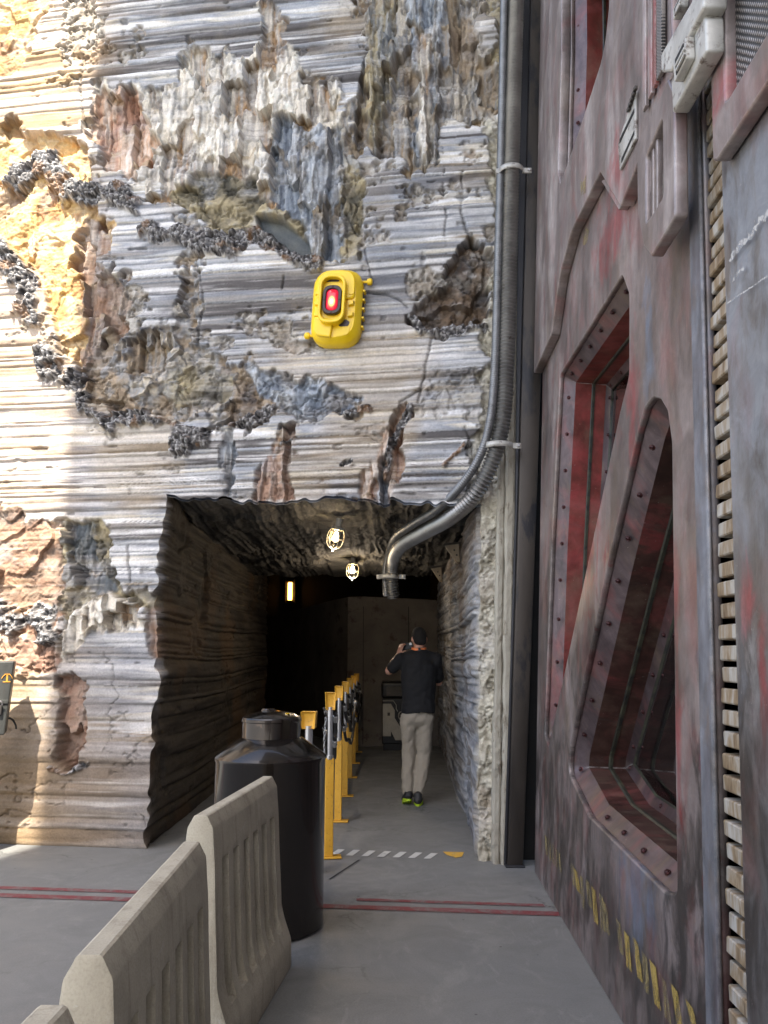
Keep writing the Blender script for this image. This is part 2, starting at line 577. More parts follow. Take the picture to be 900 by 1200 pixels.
REGIONS = [
    # outline in the picture, style, palette, depth (proud +), cells per metre across / up, jaggedness
    ([(0, -60), (70, -60), (62, 8), (40, 40), (20, 80), (0, 90), (-60, 90), (-60, -60)], 'chunk', 'ochre', -.05, 3, 3, .12),
    ([(0, 142), (40, 152), (62, 158), (100, 170), (108, 200), (122, 240), (136, 262), (120, 330), (128, 372), (108, 420), (92, 446), (66, 400), (48, 345), (24, 312), (0, 292), (-80, 280), (-80, 140)], 'chunk', 'ochre', -.11, 3.5, 3, .14),
    ([(96, 248), (128, 250), (122, 300), (150, 330), (146, 400), (118, 430), (84, 440), (98, 360), (86, 300)], 'fib', 'rust', -.12, 9, 3, .12),
    ([(102, 118), (118, 92), (150, 96), (205, 106), (214, 56), (240, 44), (276, 78), (300, 66), (308, 6), (322, -6), (338, 40), (352, 96), (398, 98), (412, 150), (402, 200), (402, 300), (352, 302), (240, 268), (200, 244), (150, 212), (120, 190), (104, 150)], 'fib', 'cream', -.02, 6.5, 1.9, .16),
    ([(104, 110), (150, 96), (176, 130), (180, 190), (150, 214), (120, 190), (106, 150)], 'fib', 'pink', -.06, 7, 1.5, .10),
    ([(312, 160), (335, 140), (402, 150), (404, 302), (350, 302), (318, 240)], 'fib', 'blue', -.03, 9, 1.7, .10),
    ([(190, 226), (232, 198), (300, 205), (312, 232), (360, 262), (362, 300), (300, 290), (240, 268)], 'chunk', 'olive', -.10, 3.5, 5, .08),
    ([(418, -60), (600, -60), (572, 0), (562, 24), (572, 60), (592, 100), (578, 142), (530, 142), (514, 152), (502, 190), (482, 202), (440, 186), (406, 182), (404, 130), (426, 90)], 'fib', 'brown', -.05, 6.5, 1.8, .15),
    ([(470, -40), (520, -40), (515, 80), (508, 186), (486, 190), (488, 80)], 'fib', 'blue', .00, 12, 1.4, .08),
    ([(490, 40), (505, 40), (504, 186), (494, 192)], 'fib', 'cream', .02, 14, 1.2, .04),
    ([(430, -60), (470, -60), (462, 90), (440, 180), (428, 150)], 'fib', 'olive', .02, 13, 2.6, .08),
    ([(84, 440), (128, 372), (150, 408), (190, 396), (206, 378), (209, 302), (232, 300), (232, 362), (226, 392), (242, 420), (292, 430), (340, 438), (402, 450), (442, 470), (420, 488), (332, 482), (300, 498), (260, 502), (200, 494), (120, 486), (92, 470)], 'chunk', 'brown', -.09, 5, 6.5, .14),
    ([(190, 430), (240, 425), (270, 440), (262, 470), (205, 474), (188, 455)], 'chunk', 'olive', -.10, 4, 6, .06),
    ([(290, 430), (420, 452), (440, 470), (400, 488), (320, 482), (300, 460)], 'chunk', 'blue', -.05, 8, 9, .10),
    ([(144, 398), (200, 392), (190, 432), (160, 430)], 'fib', 'brown', -.08, 13, 3, .06),
    ([(476, 378), (486, 358), (512, 344), (520, 324), (536, 300), (556, 284), (578, 292), (580, 382), (540, 388), (500, 394)], 'chunk', 'dark', -.16, 3.5, 3.5, .10),
    ([(256, 500), (274, 500), (276, 582), (260, 582)], 'fib', 'blue', -.09, 9, 1.5, .05),
    ([(300, 584), (304, 556), (318, 530), (330, 498), (342, 498), (342, 584)], 'fib', 'salmon', -.08, 9, 1.5, .06),
    ([(418, 594), (424, 556), (440, 546), (448, 512), (462, 484), (478, 470), (472, 500), (474, 530), (456, 594)], 'fib', 'pink', -.09, 8, 2, .07),
    ([(436, 594), (446, 540), (456, 530), (452, 594)], 'fib', 'blue', -.12, 9, 1.5, .03),
    ([(-60, 580), (0, 588), (30, 608), (70, 610), (76, 650), (82, 700), (70, 742), (30, 748), (-60, 742)], 'chunk', 'rust', -.08, 2.6, 3.0, .12),
    ([(70, 610), (116, 612), (132, 650), (142, 694), (196, 688), (202, 712), (188, 772), (172, 722), (100, 742), (76, 766), (70, 722)], 'chunk', 'olive', -.09, 6, 6, .10),
    ([(76, 614), (102, 612), (108, 650), (136, 690), (110, 700), (86, 672)], 'fib', 'slate', -.08, 8, 3, .06),
    ([(80, 715), (120, 695), (170, 712), (150, 742), (110, 745), (76, 768)], 'fib', 'cream', -.04, 10, 5, .08),
    ([(168, 712), (196, 706), (198, 740), (184, 792), (178, 770), (172, 745)], 'fib', 'rust', -.05, 9, 3, .08),
    ([(66, 795), (101, 796), (98, 850), (90, 896), (80, 906), (60, 890), (66, 842)], 'fib', 'salmon', -.12, 5, 1.6, .06),
    ([(0, 748), (60, 745), (66, 786), (30, 792), (0, 775), (-60, 770), (-60, 748)], 'chunk', 'salmon', -.03, 4, 6, .08),
    ([(572, 140), (612, 140), (604, 330), (600, 520), (584, 560), (560, 600), (556, 520), (570, 430), (560, 380), (584, 290), (574, 220)], 'grain', 'grain', -.03, 8, 8, .10),
    ([(548, 560), (604, 560), (596, 1020), (548, 1020)], 'grain', 'grain', -.02, 9, 7, .02),
    ([(404, 186), (426, 196), (420, 300), (402, 306)], 'chunk', 'olive', -.02, 11, 9, .08),
    ([(560, -60), (612, -60), (606, 140), (588, 140), (580, 60)], 'grain', 'olive', -.04, 7, 4, .10),
]
# lumpy mineral crusts along the broken edges: path in the picture, half width (m), how proud
CRUSTS = [
    ([(24, 205), (48, 190), (72, 198), (88, 222)], .115, .10),
    ([(102, 228), (140, 232), (165, 252), (186, 270), (232, 282), (262, 294)], .085, .11),
    ([(262, 280), (300, 278), (338, 300), (372, 312)], .060, .08),
    ([(-20, 282), (14, 300), (34, 336), (44, 386), (62, 430)], .10, .12),
    ([(84, 440), (96, 478), (130, 496)], .075, .09),
    ([(130, 494), (172, 490), (205, 498), (212, 522)], .075, .10),
    ([(222, 508), (240, 506), (262, 498), (300, 492), (316, 478)], .060, .08),
    ([(-20, 716), (20, 724), (44, 716), (62, 744)], .085, .09),
    ([(480, 372), (498, 388), (530, 390), (566, 382)], .050, .05),
    ([(405, 484), (430, 478)], .03, .04),
    ([(450, 560), (458, 520), (480, 476)], .022, .03),
    ([(60, 900), (76, 908), (96, 896)], .035, .03),
    ([(400, 545), (412, 540)], .012, .02), ([(330, 520), (345, 512)], .012, .02), ([(520, 545), (548, 520)], .018, .025),
]
CRACKS = [
    [(100, -20), (100, 60), (94, 100), (98, 146)], [(232, 300), (236, 360), (232, 402)], [(478, 360), (455, 345), (430, 342)],
    [(128, 262), (132, 330)], [(470, 470), (500, 452), (540, 448)], [(560, 300), (540, 250), (545, 200)], [(508, 395), (500, 440), (492, 470)],
    [(330, 340), (334, 318), (362, 316)], [(150, 640), (156, 680)], [(62, 760), (66, 800)], [(405, 250), (440, 330)],
    [(548, 500), (556, 556)], [(520, 200), (524, 290)],
]

def slabs(x, z, cx, cz, s):
    """upright slabs of uneven width broken off at uneven heights: tone id, place across, place up, second id"""
    xx = x * cx + .9 * vnoise(x * cx * .6, z * .8, s + 1) + .25 * (vnoise(x * 5, z * 14, s + 6) - .5)
    i = np.floor(xx)
    zz = z * cz * (.6 + .8 * _hash(i, i * 0 + 1, s + 3)) + 7 * _hash(i, i * 0, s + 2) + .22 * (vnoise(x * 26, z * 3, s + 5) - .5) + .25 * (vnoise(x * 8, z * 2, s + 7) - .5)
    j = np.floor(zz)
    return _hash(i, j, s + 4), xx - i, zz - j, _hash(i, j, s + 8)

def to_face(poly):
    return [(lambda p: (p.x, p.z))(on_face(u, v)) for u, v in poly]

def rock_field(X, Z):
    """how proud the rock face is, and its paint, at every point of the wall"""
    h, tone, f, prof, fine, nick = ribs(X, Z)
    wav = fbm(X * .7, Z * .7, 77, 3)
    h = h + .10 * (wav - .5)
    streak = fbm(X * .55, Z * 8, 91, 4)
    row_x = fbm(X * .45 + tone * 90, Z * 0 + tone * 37, 93, 3)
    t = np.clip(.08 + .50 * tone + 1.15 * (row_x - .5) + 1.0 * (streak - .5) + .34 * (fine - .5), 0, 1)
    C = ramp(t, STRATA)
    C = C * (0.80 + .28 * np.clip(prof, 0, 1))[..., None]          # shade of the grooves painted into the colour
    brush = smooth(.54, .72, fbm(X * .9, Z * 18, 95, 4)) * smooth(.5, .9, prof)  # white on the rib crests: dry-brush paint and painted highlight together
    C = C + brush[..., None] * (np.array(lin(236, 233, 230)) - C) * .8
    wash = smooth(.50, .72, fbm(X * 1.3, Z * .9, 97, 5))
    C = C + (wash * .38)[..., None] * (np.array(lin(184, 160, 122)) - C)
    cool = smooth(.52, .70, fbm(X * .9 + 9, Z * .9, 98, 4))
    C = C + (cool * .40)[..., None] * (np.array(lin(128, 134, 144)) - C)
    warm = smooth(-2.3, -3.1, X) * (.45 + .4 * vnoise(X * 3, Z * 7, 99))
    C = C + (warm * .55)[..., None] * (np.array(lin(205, 162, 100)) - C)
    low = smooth(2.0, .4, Z) * (.38 + .25 * smooth(-1.9, -2.8, X))
    C = C + low[..., None] * (np.array(lin(150, 124, 90)) * (.65 + .6 * streak[..., None]) - C)
    C = C * (1 - .35 * nick)[..., None]
    # shallow chipped zones everywhere, where the ridges have crumbled
    e = fbm(X * 1.7, Z * 2.6, 131, 5, .6)
    chip = smooth(.60, .65, e + .10 * (fbm(X * 26, Z * 26, 132, 3) - .5)) * (1 - .9 * smooth(2.6, 2.2, Z)) * (.45 + .55 * smooth(3.4, 4.4, Z))
    rg = fbm(X * 13, Z * 11, 133, 6, .62)
    drip = vnoise(X * 40, Z * 6, 134)
    crev = smooth(.10, .0, np.abs(fbm(X * 8, Z * 9, 135, 5, .6) - .5))
    hc = -.016 + .055 * (rg - .5) + .008 * (drip - .5) - .026 * crev + .35 * h
    h = h * (1 - chip) + hc * chip
    cch = ramp(np.clip(.2 + 1.5 * (rg - .3), 0, 1), [lin(92, 82, 72), lin(150, 138, 120), lin(176, 170, 160), lin(200, 194, 184)])
    rusty = smooth(.55, .68, fbm(X * 2.1, Z * 2.1, 136, 4))
    cch = cch + (rusty * .5)[..., None] * (np.array(lin(168, 128, 84)) - cch)
    C = C * (1 - .8 * chip)[..., None] + cch * (.8 * chip)[..., None]
    C = C * (1 - .45 * chip * crev)[..., None]
    lip = .7 * np.exp(-((e - .61) / .008) ** 2) * smooth(.4, .6, fbm(X * 9, Z * 9, 137, 3))
    h = h - .020 * lip
    C = C * (1 - .55 * lip)[..., None]
    H0, C0 = h.copy(), C.copy()
    Lb = np.zeros(X.shape, np.int32)
    jagn = fbm(X * 7, Z * 7, 51, 5) - .5
    jag2 = vnoise(X * 34, Z * 34, 52) - .5
    jag3 = fbm(X * 18, Z * 9, 53, 4, .6) - .5
    stain = fbm(X * 5, Z * 5, 54, 5, .6)
    for k, (poly, style, pal, dep, cx, cz, jag) in enumerate(REGIONS):
        P = to_face(poly)
        xs = [p[0] for p in P]
        zs = [p[1] for p in P]
        pad = .3
        sel = (X > min(xs) - pad) & (X < max(xs) + pad) & (Z > min(zs) - pad) & (Z < max(zs) + pad)
        if not sel.any():
            continue
        x, z = X[sel], Z[sel]
        sd = poly_sd(x, z, P) + jagn[sel] * jag * 2.6 + jag2[sel] * .025 + .05 * jag3[sel]
        m = smooth(.022, -.030, sd)
        deep = smooth(0, -.22, sd)
        s = 100 + 13 * k
        wx = x + .05 * (fbm(x * 5, z * 5, s + 1, 3) - .5)
        wz = z + .12 * (fbm(x * 4, z * 4, s + 2, 3) - .5)
        if style == 'fib':
            id1, fx, fz, k1 = slabs(wx, wz, cx, cz, s)
            id2, gx, gz, k2 = slabs(wx, z, cx * 2.4, cz * 1.7, s + 40)
            fb = fbm(wx * 60, z * 3.5, s + 4, 3)
            br = fbm(x * 9, z * 2.6, s + 5, 4)
            hh = dep + .19 * (id1 - .5) + .030 * (id2 - .5) + .07 * (fx - .5) * (k1 - .5) * 2 + .008 * (1 - (2 * gx - 1) ** 2) + .05 * (fz - .5) * (k1 - .3) + .007 * (fb - .5) + .05 * (fbm(x * 4, z * 3, s + 6, 3) - .5)
            tt = np.clip(.20 + .24 * id2 + .44 * id1 + .38 * (fb - .5) + .80 * (br - .5), 0, 1)
            cc = ramp(tt, PAL[pal])
            cap = smooth(.80, .97, fz) * (k1 > .35)
            cc = cc + (cap * .55)[..., None] * (np.array(lin(168, 140, 92)) * .8 - cc)
        elif style == 'chunk':
            ax = x + .16 * (fbm(x * 3.2, z * 3.2, s + 1, 4) - .5)
            az = z + .16 * (fbm(x * 3.2, z * 3.2, s + 2, 4) - .5)
            f1, f2, cid, ox, oy = worley(ax * cx * .8, az * cz * .8, s)
            g1, g2, cid2, qx, qy = worley(ax * cx * 2.1, az * cz * 2.1, s + 3)
            rough = fbm(x * 6, z * 6, s + 4, 6, .55)
            rid = 1 - np.abs(2 * fbm(x * 4.5, z * 4.5, s + 9, 5) - 1)
            hh = dep + .11 * (cid - .5) + .035 * (cid2 - .5) + .09 * ox * (cid - .5) * 2 + .11 * oy * (cid2 - .3) * .6 + .08 * (rough - .5) + .06 * (rid - .6)
            big = fbm(x * 2.6, z * 2.6, s + 10, 4)
            tt = np.clip(.30 + .28 * (cid - .3) + .16 * (cid2 - .5) + 1.1 * (rough - .5) + .8 * (big - .5), 0, 1)
            cc = ramp(tt, PAL[pal]) * (.80 + .30 * rid)[..., None]
        else:
            f1, f2, cid, ox, oy = worley(x * 42, z * 42, s)
            rough = fbm(x * cx, z * cz, s + 4, 5)
            hh = dep + .005 * (1 - f1) + .075 * (rough - .5) + .016 * (fbm(x * 30, z * 30, s + 7, 5, .6) - .5) - .014 * smooth(.62, .72, fbm(x * 22, z * 22, s + 12, 3))
            tt = np.clip(.1 + .5 * rough + .4 * cid, 0, 1)
            cc = ramp(tt, PAL[pal]) * (.84 + .22 * smooth(.75, .2, f1))[..., None]
        if pal == 'ochre':
            dk = smooth(.52, .66, fbm(x * 3, z * 3, s + 8, 4))
            cc = cc + (dk * .55)[..., None] * (np.array(lin(128, 104, 74)) - cc)
        sc = .80 if style == 'fib' else (.65 if style == 'chunk' else 1.0)
        if pal == 'dark':
            sc = .9
        hh = hh * sc + .30 * np.clip(H0[sel], -.03, .03)
        crk = smooth(.07, .0, np.abs(fbm(x * 7, z * (3 if style == 'fib' else 7), s + 15, 5, .6) - .5))
        ck = .35 if pal in ('ochre', 'rust') else 1.0
        hh = hh - .022 * ck * crk
        cc = cc * (1 - .30 * ck * crk)[..., None]
        blend = (.42 * smooth(.40, .64, stain[sel]))[..., None]
        cc = cc * (1 - blend) + C0[sel] * blend
        # darker rim where the strata broke away
        h[sel] = h[sel] * (1 - m) + hh * m
        C[sel] = C[sel] * (1 - m)[..., None] + cc * m[..., None]
        Lb[sel] = np.where(m > .5, k + 1, Lb[sel])
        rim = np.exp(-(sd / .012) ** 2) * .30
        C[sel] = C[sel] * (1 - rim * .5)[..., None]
    # smooth slate bowl under the crust
    P = to_face([(296, 246), (330, 252), (360, 276), (364, 300), (330, 290), (304, 272)])
    sd = poly_sd(X, Z, P) + .02 * jagn
    m = smooth(.01, -.02, sd)
    Lb = np.where(m > .5, 99, Lb)
    h = h * (1 - m) + (-.16 + .6 * np.clip(sd, -.15, 0) * -.4) * m
    C = C * (1 - m)[..., None] + ramp(np.clip(.2 + .8 * fbm(X * 6, Z * 6, 5, 4), 0, 1), PAL['slate']) * m[..., None]
    for k, (path, w, out) in enumerate(CRUSTS):
        P = to_face(path)
        d = line_d(X, Z, P) + jagn * w * 2.0 + (fbm(X * 3.5, Z * 3.5, 55 + k, 4) - .58) * w * 3.0 + jag3 * w * 1.2
        sel = d < w * 1.5
        x, z = X[sel], Z[sel]
        s = 700 + 11 * k
        m = smooth(w * 1.02, w * .62, d[sel])
        wx = x + .02 * (fbm(x * 14, z * 14, s, 3) - .5)
        wz = z + .02 * (fbm(x * 14, z * 14, s + 1, 3) - .5)
        f1, f2, cid, ox, oy = worley(wx * 34, wz * 26, s + 2)
        g1, g2, cid2, _, _ = worley(wx * 75, wz * 60, s + 3)
        dome = np.sqrt(np.clip(1 - (np.clip(d[sel], 0, None) / (w * 1.15)) ** 2, 0, 1))
        hh = np.maximum(h[sel], -.07) * .6 + out * (.05 + .35 * dome) + .050 * (1 - f1 * 1.3) * (cid - .1) + .020 * (1 - g1 * 1.3) - .06 * smooth(.52, .66, fbm(x * 8, z * 8, s + 4, 4))
        tt = np.clip(.80 - .60 * f1 - .30 * g1 + .55 * (cid2 - .5) + .35 * (cid - .5), 0, 1)
        cc = ramp(tt, PAL['crust'])
        hot = smooth(.60, .7, fbm(x * 7, z * 7, s + 6, 3))[..., None]
        cc = cc + hot * .5 * (np.array(lin(150, 108, 62)) - cc)
        h[sel] = h[sel] * (1 - m) + hh * m
        C[sel] = C[sel] * (1 - m)[..., None] + cc * m[..., None]
        Lb[sel] = np.where(m > .5, 100 + k, Lb[sel])
    for k, path in enumerate(CRACKS):
        P = to_face(path)
        wig = .10 * (fbm(X * 3, Z * 3, 57, 4) - .5)
        d = line_d(X + wig, Z + .5 * wig, P)
        m = np.exp(-(d / (.004 + .010 * fbm(X * 8, Z * 8, 58, 2))) ** 2) * smooth(.3, .5, fbm(X * 5, Z * 5, 59, 3))
        h = h - .022 * m
        C = C * (1 - .5 * m)[..., None]
    C = C * (.86 + .28 * fbm(X * 24, Z * 24, 61, 4))[..., None]
    return h, np.clip(C, .012, .82), Lb

STEP = .0085
X0, Z1 = -7.6, 8.4

def jit(t, seed, amp):
    t = np.asarray(t, float)
    return amp * ((fbm(t * 3.2, t * 0 + seed, seed, 4) - .5) * 2 + .8 * (vnoise(t * 17, t * 0 + seed, seed + 3) - .5))

def edge_left(z):
    return -1.845 + .03 * np.sin(z * 2.2 + .4) + jit(z, 31, .055)

def edge_right(z):
    return .678 + .032 * z + jit(z, 33, .022)

def edge_top(x):
    return 2.80 - .050 * (x + 1.84) + jit(x, 35, .050)

def face_end(z):
    return .785 + .040 * z

def build_face():
    f0 = (-4.2 - X0) / (-1.845 - X0)                 # coarser columns beyond the left edge of the view
    left = np.concatenate([np.linspace(0, f0, 90)[:-1], np.linspace(f0, 1, int(2.355 / STEP))])
    nl = len(left) - 1
    nm = int(2.52 / STEP)
    nr = 14
    nb, nt_ = int(2.75 / STEP), int((Z1 - 2.75) / STEP)
    zb = np.linspace(0, 1, nb + 1)
    zt = np.linspace(0, 1, nt_ + 1)[1:]
    cols = nl + nm + nr + 1
    xa = np.concatenate([left, 1 + np.linspace(0, 1, nm + 1)[1:], 2 + np.linspace(0, 1, nr + 1)[1:]])
    za = np.concatenate([zb, 1 + zt])
    A, B = np.meshgrid(xa, za)
    Zr = np.where(B <= 1, B * 2.75, 2.75 + (B - 1) * (Z1 - 2.75))
    fade = smooth(4.2, 2.75, Zr)
    fadel = np.where(Zr < 2.8, 1, fade)
    el = -1.845 + (edge_left(np.minimum(Zr, 2.9)) + 1.845) * fadel
    er = edge_right(Zr)
    ee = np.maximum(face_end(Zr), er + .03)
    X = np.where(A <= 1, X0 + A * (el - X0), np.where(A <= 2, el + (A - 1) * (er - el), er + (A - 2) * (ee - er)))
    top = edge_top(np.clip(X, -1.84, .7))
    inx = smooth(-2.3, -1.84, X)
    top = 2.75 + (top - 2.75) * inx
    Z = np.where(B <= 1, B * top, top + (B - 1) * (Z1 - top))
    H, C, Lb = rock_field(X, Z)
    # the mouth's edges are worn back, the right edge is raw concrete
    ln = math.hypot(1, .14)
    nx, ny = -.14 / ln, -1 / ln
    PX = X + nx * H
    PY = FY(X) + ny * H
    V = np.stack([PX, PY, Z], -1)
    rows = len(za)
    idx = np.arange(rows * cols).reshape(rows, cols)
    quad = np.stack([idx[:-1, :-1], idx[:-1, 1:], idx[1:, 1:], idx[1:, :-1]], -1)
    keep = np.ones((rows - 1, cols - 1), bool)
    keep[:nb, nl:nl + nm] = False
    left_edge = (V[:nb + 1, nl], C[:nb + 1, nl])
    right_edge = (V[:nb + 1, nl + nm], C[:nb + 1, nl + nm])
    top_edge = (V[nb, nl:nl + nm + 1], C[nb, nl:nl + nm + 1])
    return V.reshape(-1, 3), quad[keep].reshape(-1, 4), C.reshape(-1, 3), Lb.ravel(), left_edge, right_edge, top_edge

def grid_mesh(name, V, Q, C, mat, parent=None):
    used = np.zeros(len(V), bool)
    used[Q.ravel()] = True
    remap = np.cumsum(used) - 1
    V, C, Q = V[used], C[used], remap[Q]
    me = bpy.data.meshes.new(name)
    me.vertices.add(len(V))
    me.vertices.foreach_set('co', V.astype(np.float32).ravel())
    me.loops.add(Q.size)
    me.loops.foreach_set('vertex_index', Q.astype(np.int32).ravel())
    me.polygons.add(len(Q))
    me.polygons.foreach_set('loop_start', np.arange(0, Q.size, 4, dtype=np.int32))
    me.polygons.foreach_set('loop_total', np.full(len(Q), 4, np.int32))
    me.polygons.foreach_set('use_smooth', np.ones(len(Q), bool))
    me.update(calc_edges=True)
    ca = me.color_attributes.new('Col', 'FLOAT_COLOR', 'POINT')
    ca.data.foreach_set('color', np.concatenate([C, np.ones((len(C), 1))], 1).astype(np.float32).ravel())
    me.materials.append(mat)
    return link(bpy.data.objects.new(name, me), parent)

FV, FQ, FC, FL, EDGE_L, EDGE_R, EDGE_T = build_face()

def grid_normals(V, Q):
    """smooth normals of the whole face, so that patches cut from it meet without a seam"""
    a, b, c, d = (V[Q[:, i]] for i in range(4))
    n = np.cross(c - a, d - b)
    out = np.zeros_like(V)
    for i in range(4):
        for k in range(3):
            out[:, k] += np.bincount(Q[:, i], n[:, k], len(V))
    return out / np.maximum(np.linalg.norm(out, axis=1, keepdims=True), 1e-9)
FN = grid_normals(FV, FQ)
LQ = FL[FQ[:, 0]]
# lone specks go back to the strata
counts = np.bincount(LQ, minlength=200)
LQ = np.where(counts[LQ] < 60, 0, LQ)

def face_part(name, k, parent=None):
    q = FQ[LQ == k]
    o = grid_mesh(name, FV, q, FC, MAT['rock'], parent)
    used = np.zeros(len(FV), bool)
    used[q.ravel()] = True
    o.data.normals_split_custom_set_from_vertices(FN[used].astype(np.float32).tolist())
    return o
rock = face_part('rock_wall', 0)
tag(rock, 'tall layered rock wall with broken mineral patches around the tunnel mouth', 'rock wall', kind='thing')
TONE = {'cream': 'cream white', 'pink': 'pinkish', 'blue': 'blue grey', 'ochre': 'golden ochre', 'rust': 'rusty brown', 'brown': 'brown and grey', 'olive': 'olive tan', 'dark': 'dark brown',
        'slate': 'slate grey', 'salmon': 'salmon brown', 'grain': 'grainy cream'}
for k in np.unique(LQ):
    if k == 0:
        continue
    if k >= 100:
        o = face_part('mineral_crust', k, rock)
        o['label'] = 'dark knobbly mineral crust with pale tips'
    elif k == 99:
        o = face_part('smooth_slate', k, rock)
        o['label'] = 'smooth slate grey hollow'
    else:
        style, pal = REGIONS[k - 1][1:3]
        o = face_part({'fib': 'splintered_rock', 'chunk': 'broken_rock', 'grain': 'raw_edge'}[style], k, rock)
        o['label'] = TONE[pal] + {'fib': ' upright splintered rock', 'chunk': ' broken rock patch', 'grain': ' raw edge of the wall'}[style]

# ------------------------------------------------------------------ tunnel behind the mouth
def tunnel_paint(X, Z, seed, base):
    t = fbm(X * 1.0, Z * 14, seed, 4)
    w = fbm(X * 1.2, Z * 1.2, seed + 5, 4)
    C = ramp(np.clip(t * 1.5 - .25, 0, 1), base)
    C = C + (smooth(.5, .7, w) * .5)[..., None] * (np.array(lin(96, 74, 52)) - C)
    return C * (.8 + .4 * fbm(X * 20, Z * 20, seed + 9, 4))[..., None]

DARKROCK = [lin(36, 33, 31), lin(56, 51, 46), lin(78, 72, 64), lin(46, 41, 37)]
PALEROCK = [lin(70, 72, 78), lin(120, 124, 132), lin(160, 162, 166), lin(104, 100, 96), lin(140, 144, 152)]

def tunnel_side(name, edge, x_far, y_far, sign, base, n_depth, seed, amp):
    """side wall running back from the mouth's edge; sign: which way it faces (+1 = to the right)"""
    EV, EC = edge
    nz = len(EV)
    p = np.linspace(0, 1, n_depth) ** 1.15
    Pm, Zm = np.meshgrid(p, EV[:, 2])
    y0 = EV[:, 1][:, None]
    x0 = EV[:, 0][:, None]
    Y = y0 + Pm * (y_far - y0)
    dist = Y - y0
    Xb = x0 * np.exp(-dist / .35) + (1 - np.exp(-dist / .35)) * (EV[:, 0].mean() + Pm * (x_far - EV[:, 0].mean()))
    h, tone, f, prof, fine, nick = ribs(Y * 1.0, Zm + .03 * np.sin(Y * .9) + .03 * (fbm(Y * 1.5, Zm, seed, 3) - .5), amp, seed)
    chunk = worley(Y * 2.0, Zm * 2.2, seed + 3)
    brk = smooth(.60, .66, fbm(Y * 1.2, Zm * 1.2, seed + 4, 4))
    h = h * (1 - brk) + brk * (-.03 + .06 * chunk[2] + .05 * (fbm(Y * 9, Zm * 9, seed + 6, 5) - .5)) + .07 * (fbm(Y * .8, Zm * .8, seed + 7, 4) - .5)
    h = h * smooth(0, .10, dist)
    X = Xb + sign * h
    Z = Zm + smooth(0, .2, dist) * .0
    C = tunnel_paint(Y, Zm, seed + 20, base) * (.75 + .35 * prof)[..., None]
    k = np.exp(-dist / .05)[..., None]
    C = EC[:, None, :] * k + C * (1 - k)
    V = np.stack([X, Y, Z], -1).reshape(-1, 3)
    idx = np.arange(nz * n_depth).reshape(nz, n_depth)
    Q = np.stack([idx[:-1, :-1], idx[:-1, 1:], idx[1:, 1:], idx[1:, :-1]], -1).reshape(-1, 4)
    o = grid_mesh(name, V, Q, np.clip(C.reshape(-1, 3), .008, .8), MAT['tunnel_rock'])
    return o

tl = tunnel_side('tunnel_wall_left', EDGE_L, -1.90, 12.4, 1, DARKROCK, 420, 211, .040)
tag(tl, kind='structure')
tr = tunnel_side('tunnel_wall_right', EDGE_R, .93, 13.2, -1, PALEROCK, 420, 231, .040)
tag(tr, kind='structure')

def tunnel_ceiling():
    EV, EC = EDGE_T
    nx, nd = len(EV), 300
    p = np.linspace(0, 1, nd) ** 1.1
    Pm, Xm = np.meshgrid(p, EV[:, 0])
    y0, z0 = EV[:, 1][:, None], EV[:, 2][:, None]
    Y = y0 + Pm * (11.2 - y0)
    dist = Y - y0
    flare = 1 + .03 * Pm
    X = np.where(Xm > -.6, Xm + Pm * .25, Xm - Pm * .12)
    Zb = z0 * np.exp(-dist / .4) + (1 - np.exp(-dist / .4)) * (2.72 - .03 * dist)
    # furrows running into the tunnel, broken into bands
    warp = .10 * fbm(X * 2, Y * 1.2, 305, 4)
    fur = np.abs(2 * vnoise((X + warp) * 7, Y * .55, 301) - 1)
    fur2 = np.abs(2 * vnoise((X + warp) * 17, Y * 1.1, 302) - 1)
    band = np.floor(Y * 1.25 + fbm(X * 1.5, Y * .8, 303, 3) * 1.5)
    step = _hash(band, band * 0, 307)
    h = .035 * fur + .04 * fur2 + .06 * (fbm(X * 1.4, Y * 1.4, 304, 4) - .3) + .10 * step + .08 * (fbm(X * 6, Y * 3, 306, 6, .62) - .5) + .03 * (fbm(X * 24, Y * 12, 308, 4) - .5)
    h = h * smooth(0, .12, dist)
    Z = Zb + h * .8 - .02
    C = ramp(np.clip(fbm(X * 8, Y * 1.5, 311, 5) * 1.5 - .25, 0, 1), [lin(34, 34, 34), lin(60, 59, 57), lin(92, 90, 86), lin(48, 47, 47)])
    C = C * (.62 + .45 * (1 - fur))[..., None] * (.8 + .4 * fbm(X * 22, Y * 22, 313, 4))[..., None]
    k = np.exp(-dist / .05)[..., None]
    C = EC[:, None, :] * k + C * (1 - k)
    V = np.stack([X, Y, Z], -1).reshape(-1, 3)
    idx = np.arange(nx * nd).reshape(nx, nd)
    Q = np.stack([idx[:-1, :-1], idx[:-1, 1:], idx[1:, 1:], idx[1:, :-1]], -1).reshape(-1, 4)
    return grid_mesh('tunnel_ceiling', V, Q, np.clip(C.reshape(-1, 3), .008, .8), MAT['tunnel_rock'])
tag(tunnel_ceiling(), kind='structure')

